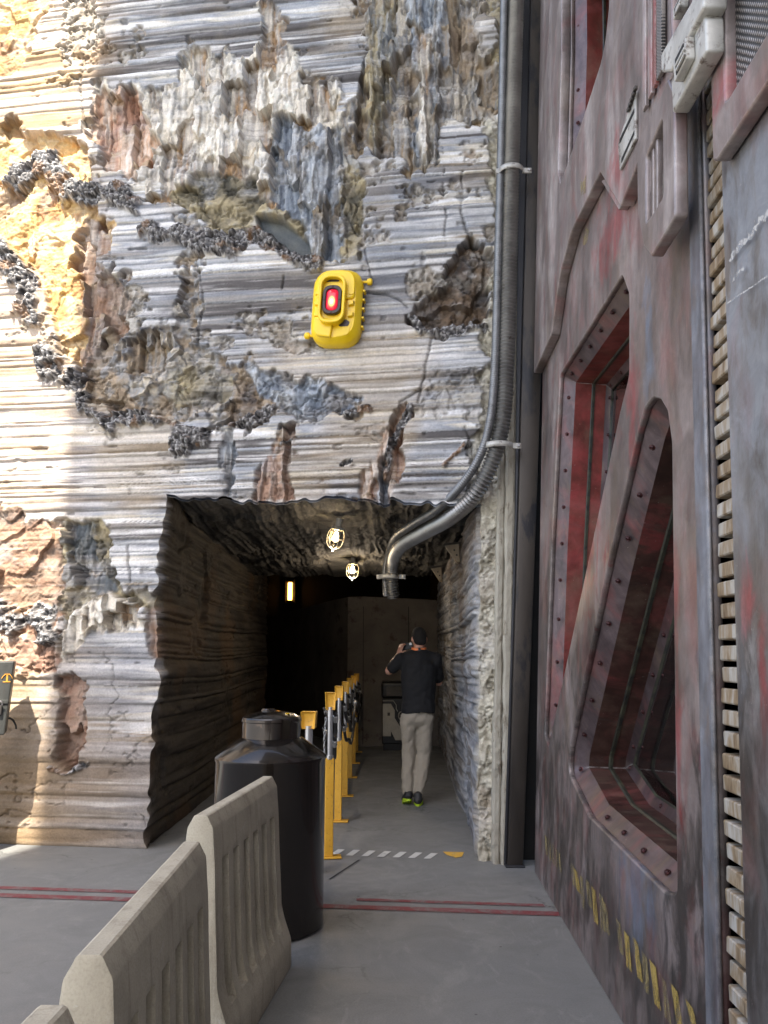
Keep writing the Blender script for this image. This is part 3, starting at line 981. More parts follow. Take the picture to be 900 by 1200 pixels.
# the hall the tunnel leads into: closed dark shell
def shell():
    x0, x1, y0, y1, z1 = -4.6, 1.25, 6.95, 21.0, 4.3
    v = [(x0, y0, 0), (x1, y0, 0), (x1, y1, 0), (x0, y1, 0), (x0, y0, z1), (x1, y0, z1), (x1, y1, z1), (x0, y1, z1)]
    f = [(1, 2, 6, 5), (2, 3, 7, 6), (3, 0, 4, 7), (4, 5, 6, 7)]
    o = mesh_obj('hall_shell', v, f, MAT['dark_void'])
    # front closing strips over and beside the tunnel, hidden behind the rock face
    mesh_obj('hall_front', [(x0, y0, 0), (-2.15, y0, 0), (-2.15, y0, z1), (x0, y0, z1), (-2.15, y0, 2.98), (x1, y0, 2.98), (x1, y0, z1)], [(0, 1, 2, 3), (4, 5, 6, 2)], MAT['dark_void'], o)
    return o
tag(shell(), kind='structure')

MAT['hall_concrete'] = pmat('hall_concrete', (.12, .105, .09), (.20, .175, .15), 1.6, .8, 0, .35, c3=(.07, .05, .04), spot=.62)
def hall_wall():
    """concrete wall at the tunnel's end: flat to the right, bending away to the left"""
    pts = [(1.2, 13.3), (.4, 13.25), (-.35, 13.2), (-.62, 13.3), (-.95, 14.0), (-1.55, 15.6), (-2.3, 17.6), (-3.2, 20.0)]
    tops = [2.40, 2.44, 2.47, 2.47, 2.46, 2.44, 2.42, 2.40]
    v, f = [], []
    for (x, y), z in zip(pts, tops):
        v += [(x, y, 0), (x, y, z), (x + .12, y + .3, z), (x + .12, y + .3, 0)]
    for i in range(len(pts) - 1):
        a, b = 4 * i, 4 * i + 4
        f += [(a, a + 1, b + 1, b), (a + 1, a + 2, b + 2, b + 1), (a + 2, a + 3, b + 3, b + 2)]
    bm = bmesh.new()
    bv = [bm.verts.new(p) for p in v]
    for q in f:
        bm.faces.new([bv[i] for i in q])
    bevel(bm, .03, 2, 60)
    return autosmooth(bm_obj('hall_wall', bm, MAT['hall_concrete']), 30)
hw = tag(hall_wall(), 'low rust-stained concrete wall at the far end of the tunnel', 'wall', kind='thing')
for k, (x, y, dx) in enumerate(((-.35, 13.19, 0), (.42, 13.245, 0))):
    box('form_tie_groove', (x - .006, y - .012, .03), (x + .006, y - .002, 2.3), MAT['joint'], hw, 0)

# raw concrete jamb between the rock face and the steel frame
MAT['jamb'] = pmat('raw_concrete', (.28, .255, .20), (.39, .365, .30), 7, .9, 0, .9, stretch=(1, 1, .35), c3=(.17, .14, .10), spot=.62, fine=60)
def jamb_strip(name, px_bottom, px_top, y_front, depth, seed, amp, parent=None):
    """upright strip given by its left and right picture edges at the floor and at the top"""
    n = 240
    zs = np.linspace(0, 8.3, n)
    (ul, ur), (tl_, tr_) = px_bottom, px_top
    b0, b1 = on_depth(ul, 1008, y_front), on_depth(ur, 1008, y_front)
    t0, t1 = on_depth(tl_, 0, y_front), on_depth(tr_, 0, y_front)
    v, f = [], []
    m = 7
    for z in zs:
        k = z / t0.z
        xl, xr = b0.x + (t0.x - b0.x) * k, b1.x + (t1.x - b1.x) * k
        xl += float(jit(np.array([z]), seed, amp)[0])
        row = [(xl + .004, y_front + depth)]
        for q in range(m - 2):
            x = xl + (xr - xl) * q / (m - 3)
            r = float(vnoise(np.array([x * 40]), np.array([z * 30]), seed + 2)[0] - .5) + float(vnoise(np.array([x * 11]), np.array([z * 9]), seed + 4)[0] - .5)
            row.append((x, y_front + amp * 1.0 * r + (.012 if q in (0, m - 3) else 0)))
        row.append((xr - .002, y_front + depth))
        v += [(x, y, z) for x, y in row]
    for i in range(n - 1):
        for q in range(m - 1):
            a = i * m + q
            f.append((a, a + 1, a + m + 1, a + m))
    return mesh_obj(name, v, f, MAT['jamb'], parent)
jroot = empty('concrete_jamb', (.8, 5.9, 0))
tag(jroot, 'raw cream concrete jamb strips on the right edge of the tunnel mouth', 'jamb', kind='thing')
jroot.location = (0, 0, 0)
jamb_strip('cast_strip', (576.5, 586), (592, 600), 5.905, .30, 411, .010, jroot)
jamb_strip('cast_strip', (586.5, 597), (601, 612), 5.88, .30, 421, .008, jroot)

# ------------------------------------------------------------------ unseen high roof, added and shaped to shade all but the wall's left end
MAT['roof'] = pmat('roof_steel', (.30, .30, .30), (.40, .40, .40), 1.5, .6, .3, .2)
def shade_roof():
    z = 16.0
    s = Vector((SUN_TO.x, SUN_TO.y, 0)) / SUN_TO.z
    e = Vector((-2.76, 6.46, 0))                     # foot of the shadow line on the wall
    a = e + s * (z + 11.5) + Vector((0, 0, z))          # roof edge runs along the sun's bearing
    b = e - s * 1.2 + Vector((0, 0, z))
    pts = [(b.x, b.y), (a.x, a.y), (7.0, a.y), (7.0, b.y)]
    bm = bmesh.new()
    lo = [bm.verts.new((x, y, z)) for x, y in pts]
    hi = [bm.verts.new((x, y, z + .35)) for x, y in pts]
    bm.faces.new(lo)
    bm.faces.new(hi[::-1])
    for i in range(4):
        j = (i + 1) % 4
        bm.faces.new((lo[i], hi[i], hi[j], lo[j]))
    o = bm_obj('shade_roof', bm, MAT['roof'])
    for k in range(10):
        y = b.y - 1 - k * 1.3
        box('roof_beam', (-2.0, y - .1, z - .4), (6.9, y + .1, z - .002), MAT['roof'], o, 0)
    for x, y in ((6.6, b.y - .6), (6.6, a.y + .6)):
        box('roof_column', (x - .2, y - .2, 0), (x + .2, y + .2, z - .4), MAT['roof'], o, 0)
    return o
tag(shade_roof(), kind='structure')

# ------------------------------------------------------------------ unseen wall added behind the viewer to block low sky light
MAT['sky_blocker'] = pmat('blocker_grey', (.46, .44, .41), (.56, .54, .50), .8, .9, 0, .3)
tag(box('sky_blocker', (-5.5, -11.0, 0), (8.0, -10.4, 6.5), MAT['sky_blocker'], None, .05), kind='structure')

# ------------------------------------------------------------------ hull wall on the right
class Hull:
    k, m, x0 = .0307, .053, .869                     # plane x = x0 + k y + m z
    ex = -Vector((k, 1, 0)).normalized()
    up = Vector((m, 0, 1))
    up = (up - ex * up.dot(ex)).normalized()
    en = ex.cross(up).normalized()
    o = Vector((x0, 0, 0))

hull = empty('hull_wall')
hull.matrix_world = Matrix(((Hull.ex.x, Hull.up.x, Hull.en.x, Hull.o.x), (Hull.ex.y, Hull.up.y, Hull.en.y, Hull.o.y), (Hull.ex.z, Hull.up.z, Hull.en.z, Hull.o.z), (0, 0, 0, 1)))
tag(hull, 'grey metal hull wall smeared with red, with slanted bolted windows', 'hull', kind='thing')

def H(u, v, d=0.0):
    """picture point to hull coordinates (along, up) on the sheet d metres proud of the skin"""
    r = ray(u, v)
    q = Hull.o + Hull.en * d - EYE
    t = q.dot(Hull.en) / r.dot(Hull.en)
    p = EYE + r * t - Hull.o
    return (p.dot(Hull.ex), p.dot(Hull.up))

def HP(px, d=0.0):
    return [H(u, v, d) for u, v in px]

def area2(p):
    return sum(p[i][0] * p[(i + 1) % len(p)][1] - p[(i + 1) % len(p)][0] * p[i][1] for i in range(len(p)))

def rounded(poly, r=.05, seg=6):
    """round the corners; r: one radius or one per corner"""
    n = len(poly)
    rs = r if hasattr(r, '__len__') else [r] * n
    out = []
    for i in range(n):
        a, b, c = Vector(poly[i - 1]), Vector(poly[i]), Vector(poly[(i + 1) % n])
        e0, e1 = (a - b), (c - b)
        l0, l1 = e0.length, e1.length
        e0, e1 = e0 / l0, e1 / l1
        ang = e0.angle(e1)
        d = min(rs[i] / max(math.tan(ang / 2), 1e-3), .46 * l0, .46 * l1)
        p0, p1 = b + e0 * d, b + e1 * d
        for k in range(seg + 1):
            t = k / seg
            out.append(tuple(p0 * (1 - t) ** 2 + b * 2 * t * (1 - t) + p1 * t * t))
    return out

def inset(poly, w):
    """offset a closed outline inwards by w (mitred)"""
    n = len(poly)
    s = 1 if area2(poly) > 0 else -1
    out = []
    for i in range(n):
        a, b, c = Vector(poly[i - 1]), Vector(poly[i]), Vector(poly[(i + 1) % n])
        e0, e1 = (b - a), (c - b)
        if e0.length < 1e-7 or e1.length < 1e-7:
            out.append(tuple(b))
            continue
        e0.normalize()
        e1.normalize()
        n0, n1 = Vector((-e0.y, e0.x)) * s, Vector((-e1.y, e1.x)) * s
        m = n0 + n1
        m = m / max(m.dot(n0), .25) if m.length > 1e-4 else n0
        out.append(tuple(b + m * w))
    return out

def sheet(name, outer, holes, d0, d1, mat, parent=hull, bev=.004):
    """plate with holes between depths d0 < d1, edges slightly rounded"""
    cu = bpy.data.curves.new(name, 'CURVE')
    cu.dimensions = '2D'
    cu.fill_mode = 'BOTH'
    cu.extrude = max((d1 - d0) / 2 - bev, .0005)
    cu.bevel_depth = bev
    cu.bevel_resolution = 1
    cu.offset = -bev
    for ring in [outer] + list(holes):
        sp = cu.splines.new('POLY')
        sp.points.add(len(ring) - 1)
        for p, (x, y) in zip(sp.points, ring):
            p.co = (x, y, 0, 1)
        sp.use_cyclic_u = True
    tmp = bpy.data.objects.new('tmp', cu)
    COL.objects.link(tmp)
    dg = bpy.context.evaluated_depsgraph_get()
    me = bpy.data.meshes.new_from_object(tmp.evaluated_get(dg))
    bpy.data.objects.remove(tmp)
    bpy.data.curves.remove(cu)
    me.name = name
    me.transform(Matrix.Translation((0, 0, (d0 + d1) / 2)))
    me.materials.clear()
    me.materials.append(mat)
    return link(bpy.data.objects.new(name, me), parent)

def band(name, ra, da, rb, db, mat, parent):
    """strip of faces between two outlines of equal length"""
    n = len(ra)
    v = [(x, y, da) for x, y in ra] + [(x, y, db) for x, y in rb]
    f = [(i, (i + 1) % n, n + (i + 1) % n, n + i) for i in range(n)]
    return autosmooth(mesh_obj(name, v, f, mat, parent), 30)

def ngon(name, ring, d, mat, parent):
    return mesh_obj(name, [(x, y, d) for x, y in ring], [tuple(range(len(ring)))], mat, parent)

def hull_material(name, base, dark, red_amt=.5, blue=(.20, .235, .30), rough=.5, metal=.25, reds=(), blues=(), darks=(), sc=1.0, pale=(.46, .42, .40)):
    """hand-painted metal: streaked greys with soft red and blue smudges at given places on the hull"""
    m, nt, bs = new_mat(name)
    g = N(nt)
    co = g.coord('Object')
    st = g.coord('Object', (2.0, .62, 1))
    cl = g.noise(st, 1.6 * sc, 6, .62, .5)
    fine = g.noise(g.coord('Object', (11, 2.2, 1)), 2.4, 7, .7, .5)
    col = g.ramp(cl, [(.30, dark), (.48, base), (.70, pale)])
    col = g.mix(.35, col, g.ramp(fine, [(.3, (.4, .38, .38)), (.7, (1.0, 1.0, 1.0))]), 'MULTIPLY')
    br = g.noise(st, 2.3 * sc, 5, .6)
    col = g.mix(g.ramp(br, [(.52, 0.0), (.72, .55)]), col, (.185, .135, .095))
    def blob(col, c, spots, amt):
        for (cx, cy, rx, ry) in spots:
            tc = g.node('ShaderNodeTexCoord')
            mp = g.node('ShaderNodeMapping')
            mp.inputs['Location'].default_value = (-cx / rx, -cy / ry, 0)
            mp.inputs['Scale'].default_value = (1 / rx, 1 / ry, 0)
            g.l(tc.outputs['Object'], mp.inputs['Vector'])
            ln = g.node('ShaderNodeVectorMath', operation='LENGTH')
            g.l(mp.outputs[0], ln.inputs[0])
            nz = g.noise(g.coord('Object', (3, 1.2, 1)), 3.2, 6, .65, .6)
            v = g.math('ADD', ln.outputs['Value'], g.math('MULTIPLY', g.math('SUBTRACT', nz, .5), 4.2))
            col = g.mix(g.ramp(v, [(.0, amt), (1.0, 0.0)]), col, c)
        return col
    col = blob(col, (.052, .045, .042), darks, .92)  # dark blobs put the shade low on the hull into its colour
    col = blob(col, blue, blues, .85)
    if red_amt:
        rn = g.noise(g.coord('Object', (2.2, 1.0, 1)), 2.8, 6, .6, .7)
        col = g.mix(g.ramp(rn, [(.50, 0.0), (.74, red_amt)]), col, (.30, .085, .08))
    col = blob(col, (.36, .055, .06), reds, .62)
    sp = g.noise(co, 55, 4, .7)
    dr = g.noise(g.coord('Object', (9, .7, 1)), 2.0, 8, .75, .3)
    col = g.mix(g.ramp(dr, [(.58, 0.0), (.70, .55)]), col, (.07, .058, .052))
    mo = g.noise(co, 7.5, 7, .7, .8)
    col = g.mix(1.0, col, g.ramp(mo, [(.3, .74), (.7, 1.18)]), 'MULTIPLY')
    col = g.mix(g.ramp(sp, [(.66, 0.0), (.74, .35)]), col, (.5, .47, .44))
    bv_ = g.node('ShaderNodeBevel', samples=4)
    bv_.inputs['Radius'].default_value = .012
    ge = g.node('ShaderNodeNewGeometry')
    dt = g.node('ShaderNodeVectorMath', operation='DOT_PRODUCT')
    g.l(bv_.outputs[0], dt.inputs[0])
    g.l(ge.outputs['Normal'], dt.inputs[1])
    ew = g.math('MULTIPLY', g.ramp(dt.outputs['Value'], [(.90, 1.0), (.985, 0.0)]), g.ramp(g.noise(co, 16, 6, .7), [(.38, 0.0), (.58, .75)]))
    col = g.mix(ew, col, (.50, .47, .45))
    g.l(col, bs.inputs['Base Color'])
    bs.inputs['Metallic'].default_value = metal
    g.l(g.ramp(cl, [(.3, rough - .1), (.7, rough + .14)]), bs.inputs['Roughness'])
    h = g.math('ADD', g.math('MULTIPLY', g.noise(co, 14, 6, .7), .7), g.math('MULTIPLY', sp, .3))
    g.l(g.bump(h, .22, .006), bs.inputs['Normal'])
    return m

def spots(lst, d=0.0):
    """list of (u, v, ru_metres, rv_metres)"""
    return [(*H(u, v, d), a, b) for u, v, a, b in lst]

MAT['hull'] = hull_material('hull_paint', (.235, .195, .185), (.095, .080, .075), .42, rough=.42, metal=.4,
    reds=spots([(742, 480, .14, .30), (690, 640, .35, .35), (832, 1000, .06, .35), (795, 880, .05, .30), (790, 700, .06, .2), (720, 260, .5, .25), (665, 500, .4, .5)]),
    blues=spots([(822, 420, .07, 1.2), (760, 420, .10, .35), (700, 500, .25, .35), (830, 900, .05, .5), (745, 1050, .3, .25)]),
    darks=spots([(660, 1000, 1.3, .5), (740, 1130, .8, .32), (815, 1180, .4, .35), (640, 900, .7, .5), (800, 1030, .3, .4), (690, 800, .6, .5), (830, 1050, .2, .5), (650, 700, .6, .5)]), pale=(.40, .345, .33))
MAT['hull_right'] = hull_material('hull_right_paint', (.175, .17, .168), (.095, .085, .078), .22, metal=.35, rough=.42, blue=(.27, .29, .32),
    blues=spots([(880, 420, .5, .8), (890, 250, .4, .6)]), darks=spots([(885, 900, .2, .5), (870, 1100, .2, .4), (880, 700, .2, .3)]),
    reds=spots([(880, 700, .06, .12), (895, 780, .04, .2)]), pale=(.36, .35, .35))
MAT['hull_upper'] = hull_material('hull_upper_paint', (.28, .235, .225), (.15, .125, .12), .45, metal=.35, rough=.42,
    reds=spots([(740, 200, .2, .2), (790, 60, .12, .15), (850, 150, .08, .1), (870, 100, .06, .1)]), pale=(.50, .45, .43))
MAT['reveal'] = hull_material('reveal_red', (.19, .035, .028), (.085, .030, .022), 1.0, rough=.42, metal=.15, sc=1.8, pale=(.22, .085, .06),
    reds=spots([(665, 560, .6, .5), (690, 480, .5, .3), (660, 760, .6, .3), (735, 690, .4, .25), (720, 860, .4, .2)]))
MAT['reveal_dark'] = hull_material('reveal_brown', (.062, .028, .022), (.030, .018, .014), .55, rough=.42, metal=.25, sc=1.8, pale=(.10, .055, .042),
    reds=spots([(740, 640, .3, .2), (700, 820, .2, .15)]))
MAT['chamfer'] = hull_material('flange_paint', (.125, .092, .095), (.07, .055, .057), .6, rough=.42, metal=.4, sc=2.6, pale=(.19, .145, .15))
MAT['inner_flange'] = hull_material('inner_flange_paint', (.085, .058, .06), (.05, .038, .04), .35, rough=.45, metal=.4, sc=2.0, pale=(.14, .105, .11))
MAT['bolt'] = pmat('bolt_steel', (.05, .035, .035), (.13, .045, .045), 40, .35, .8, .1)
MAT['seal'] = pmat('black_seal', (.012, .012, .012), (.05, .05, .03), 18, .5, 0, .3)
MAT['light_metal'] = pmat('pale_metal', (.36, .35, .32), (.56, .55, .51), 7, .5, .35, .3, c3=(.16, .13, .11), spot=.6)
MAT['dark_metal'] = pmat('dark_metal', (.055, .05, .045), (.10, .09, .08), 7, .5, .5, .3)
MAT['frame'] = pmat('frame_steel', (.040, .034, .029), (.072, .060, .050), 2.2, .45, .4, .2, stretch=(1, 1, .3), c3=(.025, .025, .028), spot=.58)
MAT['frame_edge'] = pmat('frame_edge_steel', (.028, .029, .033), (.05, .05, .054), 4, .5, .4, .2, stretch=(1, 1, .3))
MAT['gap'] = pmat('dark_gap', (.008, .008, .008), (.014, .012, .01), 8, .8, 0, .1)
MAT['glass'], _nt, _bs = new_mat('dark_glass')
_bs.inputs['Base Color'].default_value = (.010, .009, .009, 1)
_bs.inputs['Roughness'].default_value = .04
_bs.inputs['IOR'].default_value = 1.7
_bs.inputs['Specular IOR Level'].default_value = 1.0
_bs.inputs['Coat Weight'].default_value = 1.0

# window outlines in the picture
W1 = [(669, -60), (669, 60), (665, 200), (668, 214), (692, 150), (722, 62), (728, 10), (727, -60)]
W2 = [(656, 440), (729, 322), (737, 345), (737, 440), (727, 480), (643, 874), (638, 862), (646, 640)]
W3 = [(765, 466), (774, 468), (782, 482), (787, 520), (789, 700), (793, 1047), (778, 1044), (690, 956), (666, 905), (668, 875), (715, 650), (748, 504), (756, 478)]
R1 = [.05, .1, .05, .02, .2, .25, .1, .05]
R2 = [.06, .05, .06, .08, .3, .03, .04, .3]
R3 = [.06, .06, .06, .1, .4, .04, .05, .18, .16, .16, .4, .1, .08]

bolt_mesh = None
def bolt(parent, x, y, d, tilt=None, r=.012):
    global bolt_mesh
    if bolt_mesh is None:
        o = lathe('bolt', [(0, .010), (.005, .010), (.006, .006), (.010, .0085), (.0125, .006), (.0135, .001), (.017, 0), (.017, -.004)], MAT['bolt'], None, 14)
        bolt_mesh = o.data
        bpy.data.objects.remove(o)
    o = bpy.data.objects.new('bolt', bolt_mesh)
    o.location = (x, y, d)
    o.scale = (.82, .82, .9)
    if tilt is not None:
        o.rotation_euler = Vector(tilt).to_track_quat('Z', 'Y').to_euler()
    return link(o, parent)

def window(px, rad, name, bolt_edges, rv='reveal', d_in=.34):
    base = HP(px)
    ring = rounded(base, rad, 8)
    s = 1 if area2(ring) > 0 else -1
    w = empty(name)
    w.parent = hull
    CH, CD = .062, .075
    i1 = inset(ring, CH)
    lip = inset(ring, -.012)
    band('flange', lip, -.024, i1, -.024 - CD, MAT['chamfer'], w)
    band('reveal', i1, -.024 - CD, inset(i1, .004), -.215, MAT[rv], w)
    seal = inset(i1, .012)
    band('seal', inset(i1, .003), -.205, seal, -.212, MAT['seal'], w)
    band('seal', seal, -.212, seal, -.228, MAT['seal'], w)
    band('inner_reveal', inset(i1, .005), -.22, inset(i1, .010), -.30, MAT[rv], w)
    i3 = inset(i1, .055)
    band('inner_flange', inset(i1, .009), -.298, i3, -.325, MAT['inner_flange'], w)
    band('gasket', i3, -.324, inset(i3, .010), -.336, MAT['seal'], w)
    ngon('window_glass', inset(i3, .002), -.334, MAT['glass'], w)
    for (a, b), n in bolt_edges:
        A, B = Vector(H(*a)), Vector(H(*b))
        e = (B - A).normalized()
        nrm = Vector((-e.y, e.x)) * s
        # point inwards
        cen = Vector((sum(p[0] for p in base) / len(base), sum(p[1] for p in base) / len(base)))
        if nrm.dot(cen - A) < 0:
            nrm = -nrm
        ti = Vector((nrm.x * CD, nrm.y * CD, CH)).normalized()
        for k in range(n):
            p = A + (B - A) * ((k + .5) / n) + nrm * CH * .48
            bolt(w, p.x, p.y, -.024 - CD * .40, ti)
            q = A + (B - A) * ((k + .5) / n) + nrm * (CH + .032)
            bolt(w, q.x, q.y, -.311, (0, 0, 1))
    return ring

r1 = window(W1, R1, 'hull_window', [(((669, -20), (666, 205)), 6)])
r2 = window(W2, R2, 'hull_window', [(((656, 440), (729, 322)), 6), (((657, 445), (645, 700)), 6), (((645, 700), (640, 850)), 3)])
r3 = window(W3, R3, 'hull_window', [(((755, 490), (715, 650)), 3), (((715, 650), (668, 875)), 5), (((690, 956), (780, 1046)), 4), (((667, 890), (669, 915)), 1)], 'reveal_dark')


# skins: lower skin up to the rack, right skin, upper proud skin
FAR, RACK_L, RACK_R, NEAR, TOP = -5.70, -2.415, -2.252, 7.5, 7.4
sheet('skin_panel', [(FAR, .0), (RACK_L, .0), (RACK_L, TOP), (FAR, TOP)], [r1, r2, r3], -.03, 0, MAT['hull'], bev=.008)
sheet('skin_panel', [(RACK_R, .0), (NEAR, .0), (NEAR, TOP), (RACK_R, TOP)], [], -.06, .006, MAT['hull_right'], bev=.010)
# rolled far edge
prof = [(FAR - .075 * math.sin(a), -.004 - .075 * (1 - math.cos(a))) for a in [math.pi / 2 * k / 8 for k in range(9)]] + [(FAR - .075, -.5)]
v = [(x, h, d) for x, d in prof for h in (0, TOP)]
autosmooth(mesh_obj('rolled_edge', v, [(2 * i, 2 * i + 1, 2 * i + 3, 2 * i + 2) for i in range(len(prof) - 1)], MAT['hull'], hull), 60)
# body behind the skin so no light leaks through
mesh_obj('inner_wall', [(FAR - .07, 0, -.52), (NEAR, 0, -.52), (NEAR, TOP, -.52), (FAR - .07, TOP, -.52), (NEAR, 0, -.06), (NEAR, TOP, -.06), (FAR - .07, TOP, -.03)],
         [(0, 1, 2, 3), (1, 4, 5, 2), (3, 2, 5, 6)], MAT['gap'], hull)
# upper skin, proud of the lower one, with its stepped lower edge
US = .065
UP = HP([(646, 392), (655, 325), (669, 272), (703, 202), (727, 242), (746, 194), (776, 120)], US)
UP = UP + [(RACK_L - .09, H(800, 60, US)[1]), (RACK_L - .09, TOP - .01), (FAR - .02, TOP - .01), (FAR - .02, UP[0][1])]
r1b = inset(r1, -.006)
sheet('upper_skin_panel', rounded(UP, [.03, .2, .15, .02, .02, .02, .02, .02, .02, .02, .02], 4), [r1b], .001, US, MAT['hull_upper'], bev=.008)
# small chamfer tooth in the step
tooth = HP([(704.5, 212), (710, 209), (732, 231), (725, 246)], .045)
sheet('step_tooth', tooth, [], .001, .045, MAT['hull_upper'], bev=.004)

# rack of slats between rail and right skin
def slat_material():
    m, nt, bs = new_mat('rusty_slat')
    g = N(nt)
    info = g.node('ShaderNodeObjectInfo')
    tc = g.node('ShaderNodeTexCoord')
    off = g.node('ShaderNodeVectorMath', operation='MULTIPLY_ADD')
    g.l(info.outputs['Random'], off.inputs[0])
    off.inputs[1].default_value = (13, 7, 3)
    g.l(tc.outputs['Object'], off.inputs[2])
    mp1 = g.node('ShaderNodeMapping')
    mp1.inputs['Scale'].default_value = (14, 2.5, 4)
    g.l(off.outputs[0], mp1.inputs['Vector'])
    n1 = g.noise(mp1.outputs[0], 1.6, 6, .62, .6)
    n2 = g.noise(mp1.outputs[0], 5.0, 5, .65, .3)
    c = g.ramp(n1, [(.30, (.10, .062, .034)), (.46, (.25, .18, .105)), (.60, (.38, .35, .30)), (.78, (.48, .47, .45))])
    c = g.mix(g.ramp(n2, [(.56, 0.0), (.72, .65)]), c, (.17, .13, .10))
    g.l(c, bs.inputs['Base Color'])
    bs.inputs['Roughness'].default_value = .6
    g.l(g.bump(n2, .2, .004), bs.inputs['Normal'])
    return m
MAT['slat'] = slat_material()
mesh_obj('rack_back', [(RACK_L - .02, 0, -.115), (RACK_R + .02, 0, -.115), (RACK_R + .02, TOP, -.115), (RACK_L - .02, TOP, -.115)], [(0, 1, 2, 3)], MAT['gap'], hull)
MAT['rail'] = hull_material('rail_paint', (.165, .17, .19), (.085, .085, .09), .10, sc=3, rough=.6, pale=(.25, .26, .29))
sheet('rail', [(RACK_L - .10, 0), (RACK_L + .004, 0), (RACK_L + .004, 3.46), (RACK_L - .10, 3.46)], [], .001, .016, MAT['rail'], bev=.006)
slat_me = []
for q in range(5):
    bm = bmesh.new()
    rs = random.Random(q)
    add_box(bm, (RACK_L + .006, -.0225, -.112), (RACK_R - .003, .0225, -.002))
    bmesh.ops.rotate(bm, verts=bm.verts[:], cent=(0, 0, 0), matrix=Matrix.Rotation(math.radians(rs.uniform(-3, 3)), 3, 'X'))
    bevel(bm, .004, 1)
    me = bpy.data.meshes.new('slat')
    bmesh.ops.recalc_face_normals(bm, faces=bm.faces[:])
    bm.to_mesh(me)
    bm.free()
    me.materials.append(MAT['slat'])
    slat_me.append(me)
rs = random.Random(4)
for k in range(57):
    o = bpy.data.objects.new('slat', slat_me[rs.randrange(5)])
    o.location = (0, .03 + k * .0635 + rs.uniform(-.002, .002), rs.uniform(-.016, -.006))
    link(o, hull)

# raised fittings high on the hull
def plate(name, px, d0, d1, mat, holes=(), bev=.006, rad=.012, parent=hull):
    return sheet(name, rounded(HP(px, d1), rad, 3), [rounded(HP(h, d1), rad, 3) for h in holes], d0, d1, mat, parent, bev)
V_OUT = [(746, 171), (783, 92), (790, 108), (791, 254), (763, 301), (754, 289), (747, 250)]
V_HOLE = [(757, 184), (776, 138), (777, 230), (766, 248), (757, 261)]
VD = US + .048
vent = plate('vent_panel', V_OUT, US + .001, VD, MAT['hull_upper'], [V_HOLE], .008, .02)
plate('vent_back', V_HOLE, US + .002, US + .008, MAT['dark_metal'], (), .001, .01, vent)
for k, u in enumerate((759, 763.5, 768)):
    plate('vent_bar', [(u, 183 - (u - 757) * 2.3), (u + 2, 179 - (u - 757) * 2.3), (u + 2, 252), (u, 256)], US + .009, US + .035, MAT['hull_upper'], (), .003, .004, vent)
# perforated insert
m, nt, bs = new_mat('perforated_sheet')
g = N(nt)
vo = g.node('ShaderNodeTexVoronoi')
vo.inputs['Scale'].default_value = 70
vo.inputs['Randomness'].default_value = 0.0
g.l(g.coord('Object', (1, 1, 0)), vo.inputs['Vector'])
g.l(g.ramp(vo.outputs['Distance'], [(.28, (.02, .02, .02)), (.36, (.24, .22, .20))]), bs.inputs['Base Color'])
g.l(g.bump(vo.outputs['Distance'], .6, .01), bs.inputs['Normal'])
bs.inputs['Roughness'].default_value = .5
bs.inputs['Metallic'].default_value = .4
MAT['perforated'] = m
plate('perforated_sheet', [(770, 160), (776, 146), (777, 230), (771, 240)], US + .009, US + .014, MAT['perforated'], (), .001, .003, vent)
# long grooved strip left of the blocks
G_OUT = [(754, -60), (776, -60), (775, 84), (769, 100), (754, 132)]
gp = plate('grooved_strip', G_OUT, US + .001, US + .006, MAT['dark_metal'], (), .002, .004)
for u0, u1, mt in ((753, 756, 'hull_upper'), (759, 763, 'hull_upper'), (765, 767.5, 'reveal'), (769, 775, 'perforated')):
    plate('strip_bar', [(u0, -60), (u1, -60), (u1, 128 - (u1 - 754) * 2.2), (u0, 128 - (u0 - 754) * 2.2)], US + .007, US + .024, MAT[mt], (), .002, .003, gp)
# stacked pale blocks with slotted badges
A = [(774, 64), (811, 0), (816, -40), (826, -40), (824, 9), (786, 84), (775, 85)]
blockA = plate('slotted_block', A, US + .001, US + .075, MAT['light_metal'], (), .008, .01)
B = [(786, 94), (793, 82), (823, 12), (827, 22), (828, 60), (788, 133)]
blockB = plate('slotted_block', B, US + .001, US + .058, MAT['light_metal'], (), .008, .01)
def badge(px, d, parent):
    b = plate('badge', px, d, d + .03, MAT['light_metal'], (), .004, .008, parent)
    c = [(sum(p[0] for p in px) / len(px)), (sum(p[1] for p in px) / len(px))]
    q = [(c[0] + (u - c[0]) * .66, c[1] + (v - c[1]) * .70) for u, v in px]
    s_ = plate('badge_slot', q, d + .0305, d + .032, MAT['gap'], (), .0004, .004, b)
    for t in (.34, .66):
        a0 = (q[0][0] * (1 - t) + q[3][0] * t, q[0][1] * (1 - t) + q[3][1] * t)
        b0 = (q[1][0] * (1 - t) + q[2][0] * t, q[1][1] * (1 - t) + q[2][1] * t)
        plate('badge_bar', [(a0[0], a0[1] - 1.6), (b0[0], b0[1] - 1.6), (b0[0], b0[1] + 1.6), (a0[0], a0[1] + 1.6)], d + .0325, d + .040, MAT['light_metal'], (), .001, .002, b)
badge([(788, 70), (803, 42), (804, 68), (790, 97)], US + .0585, blockB)
badge([(788, 12), (798, -8), (797, 8), (789, 24)], US + .001, hull)
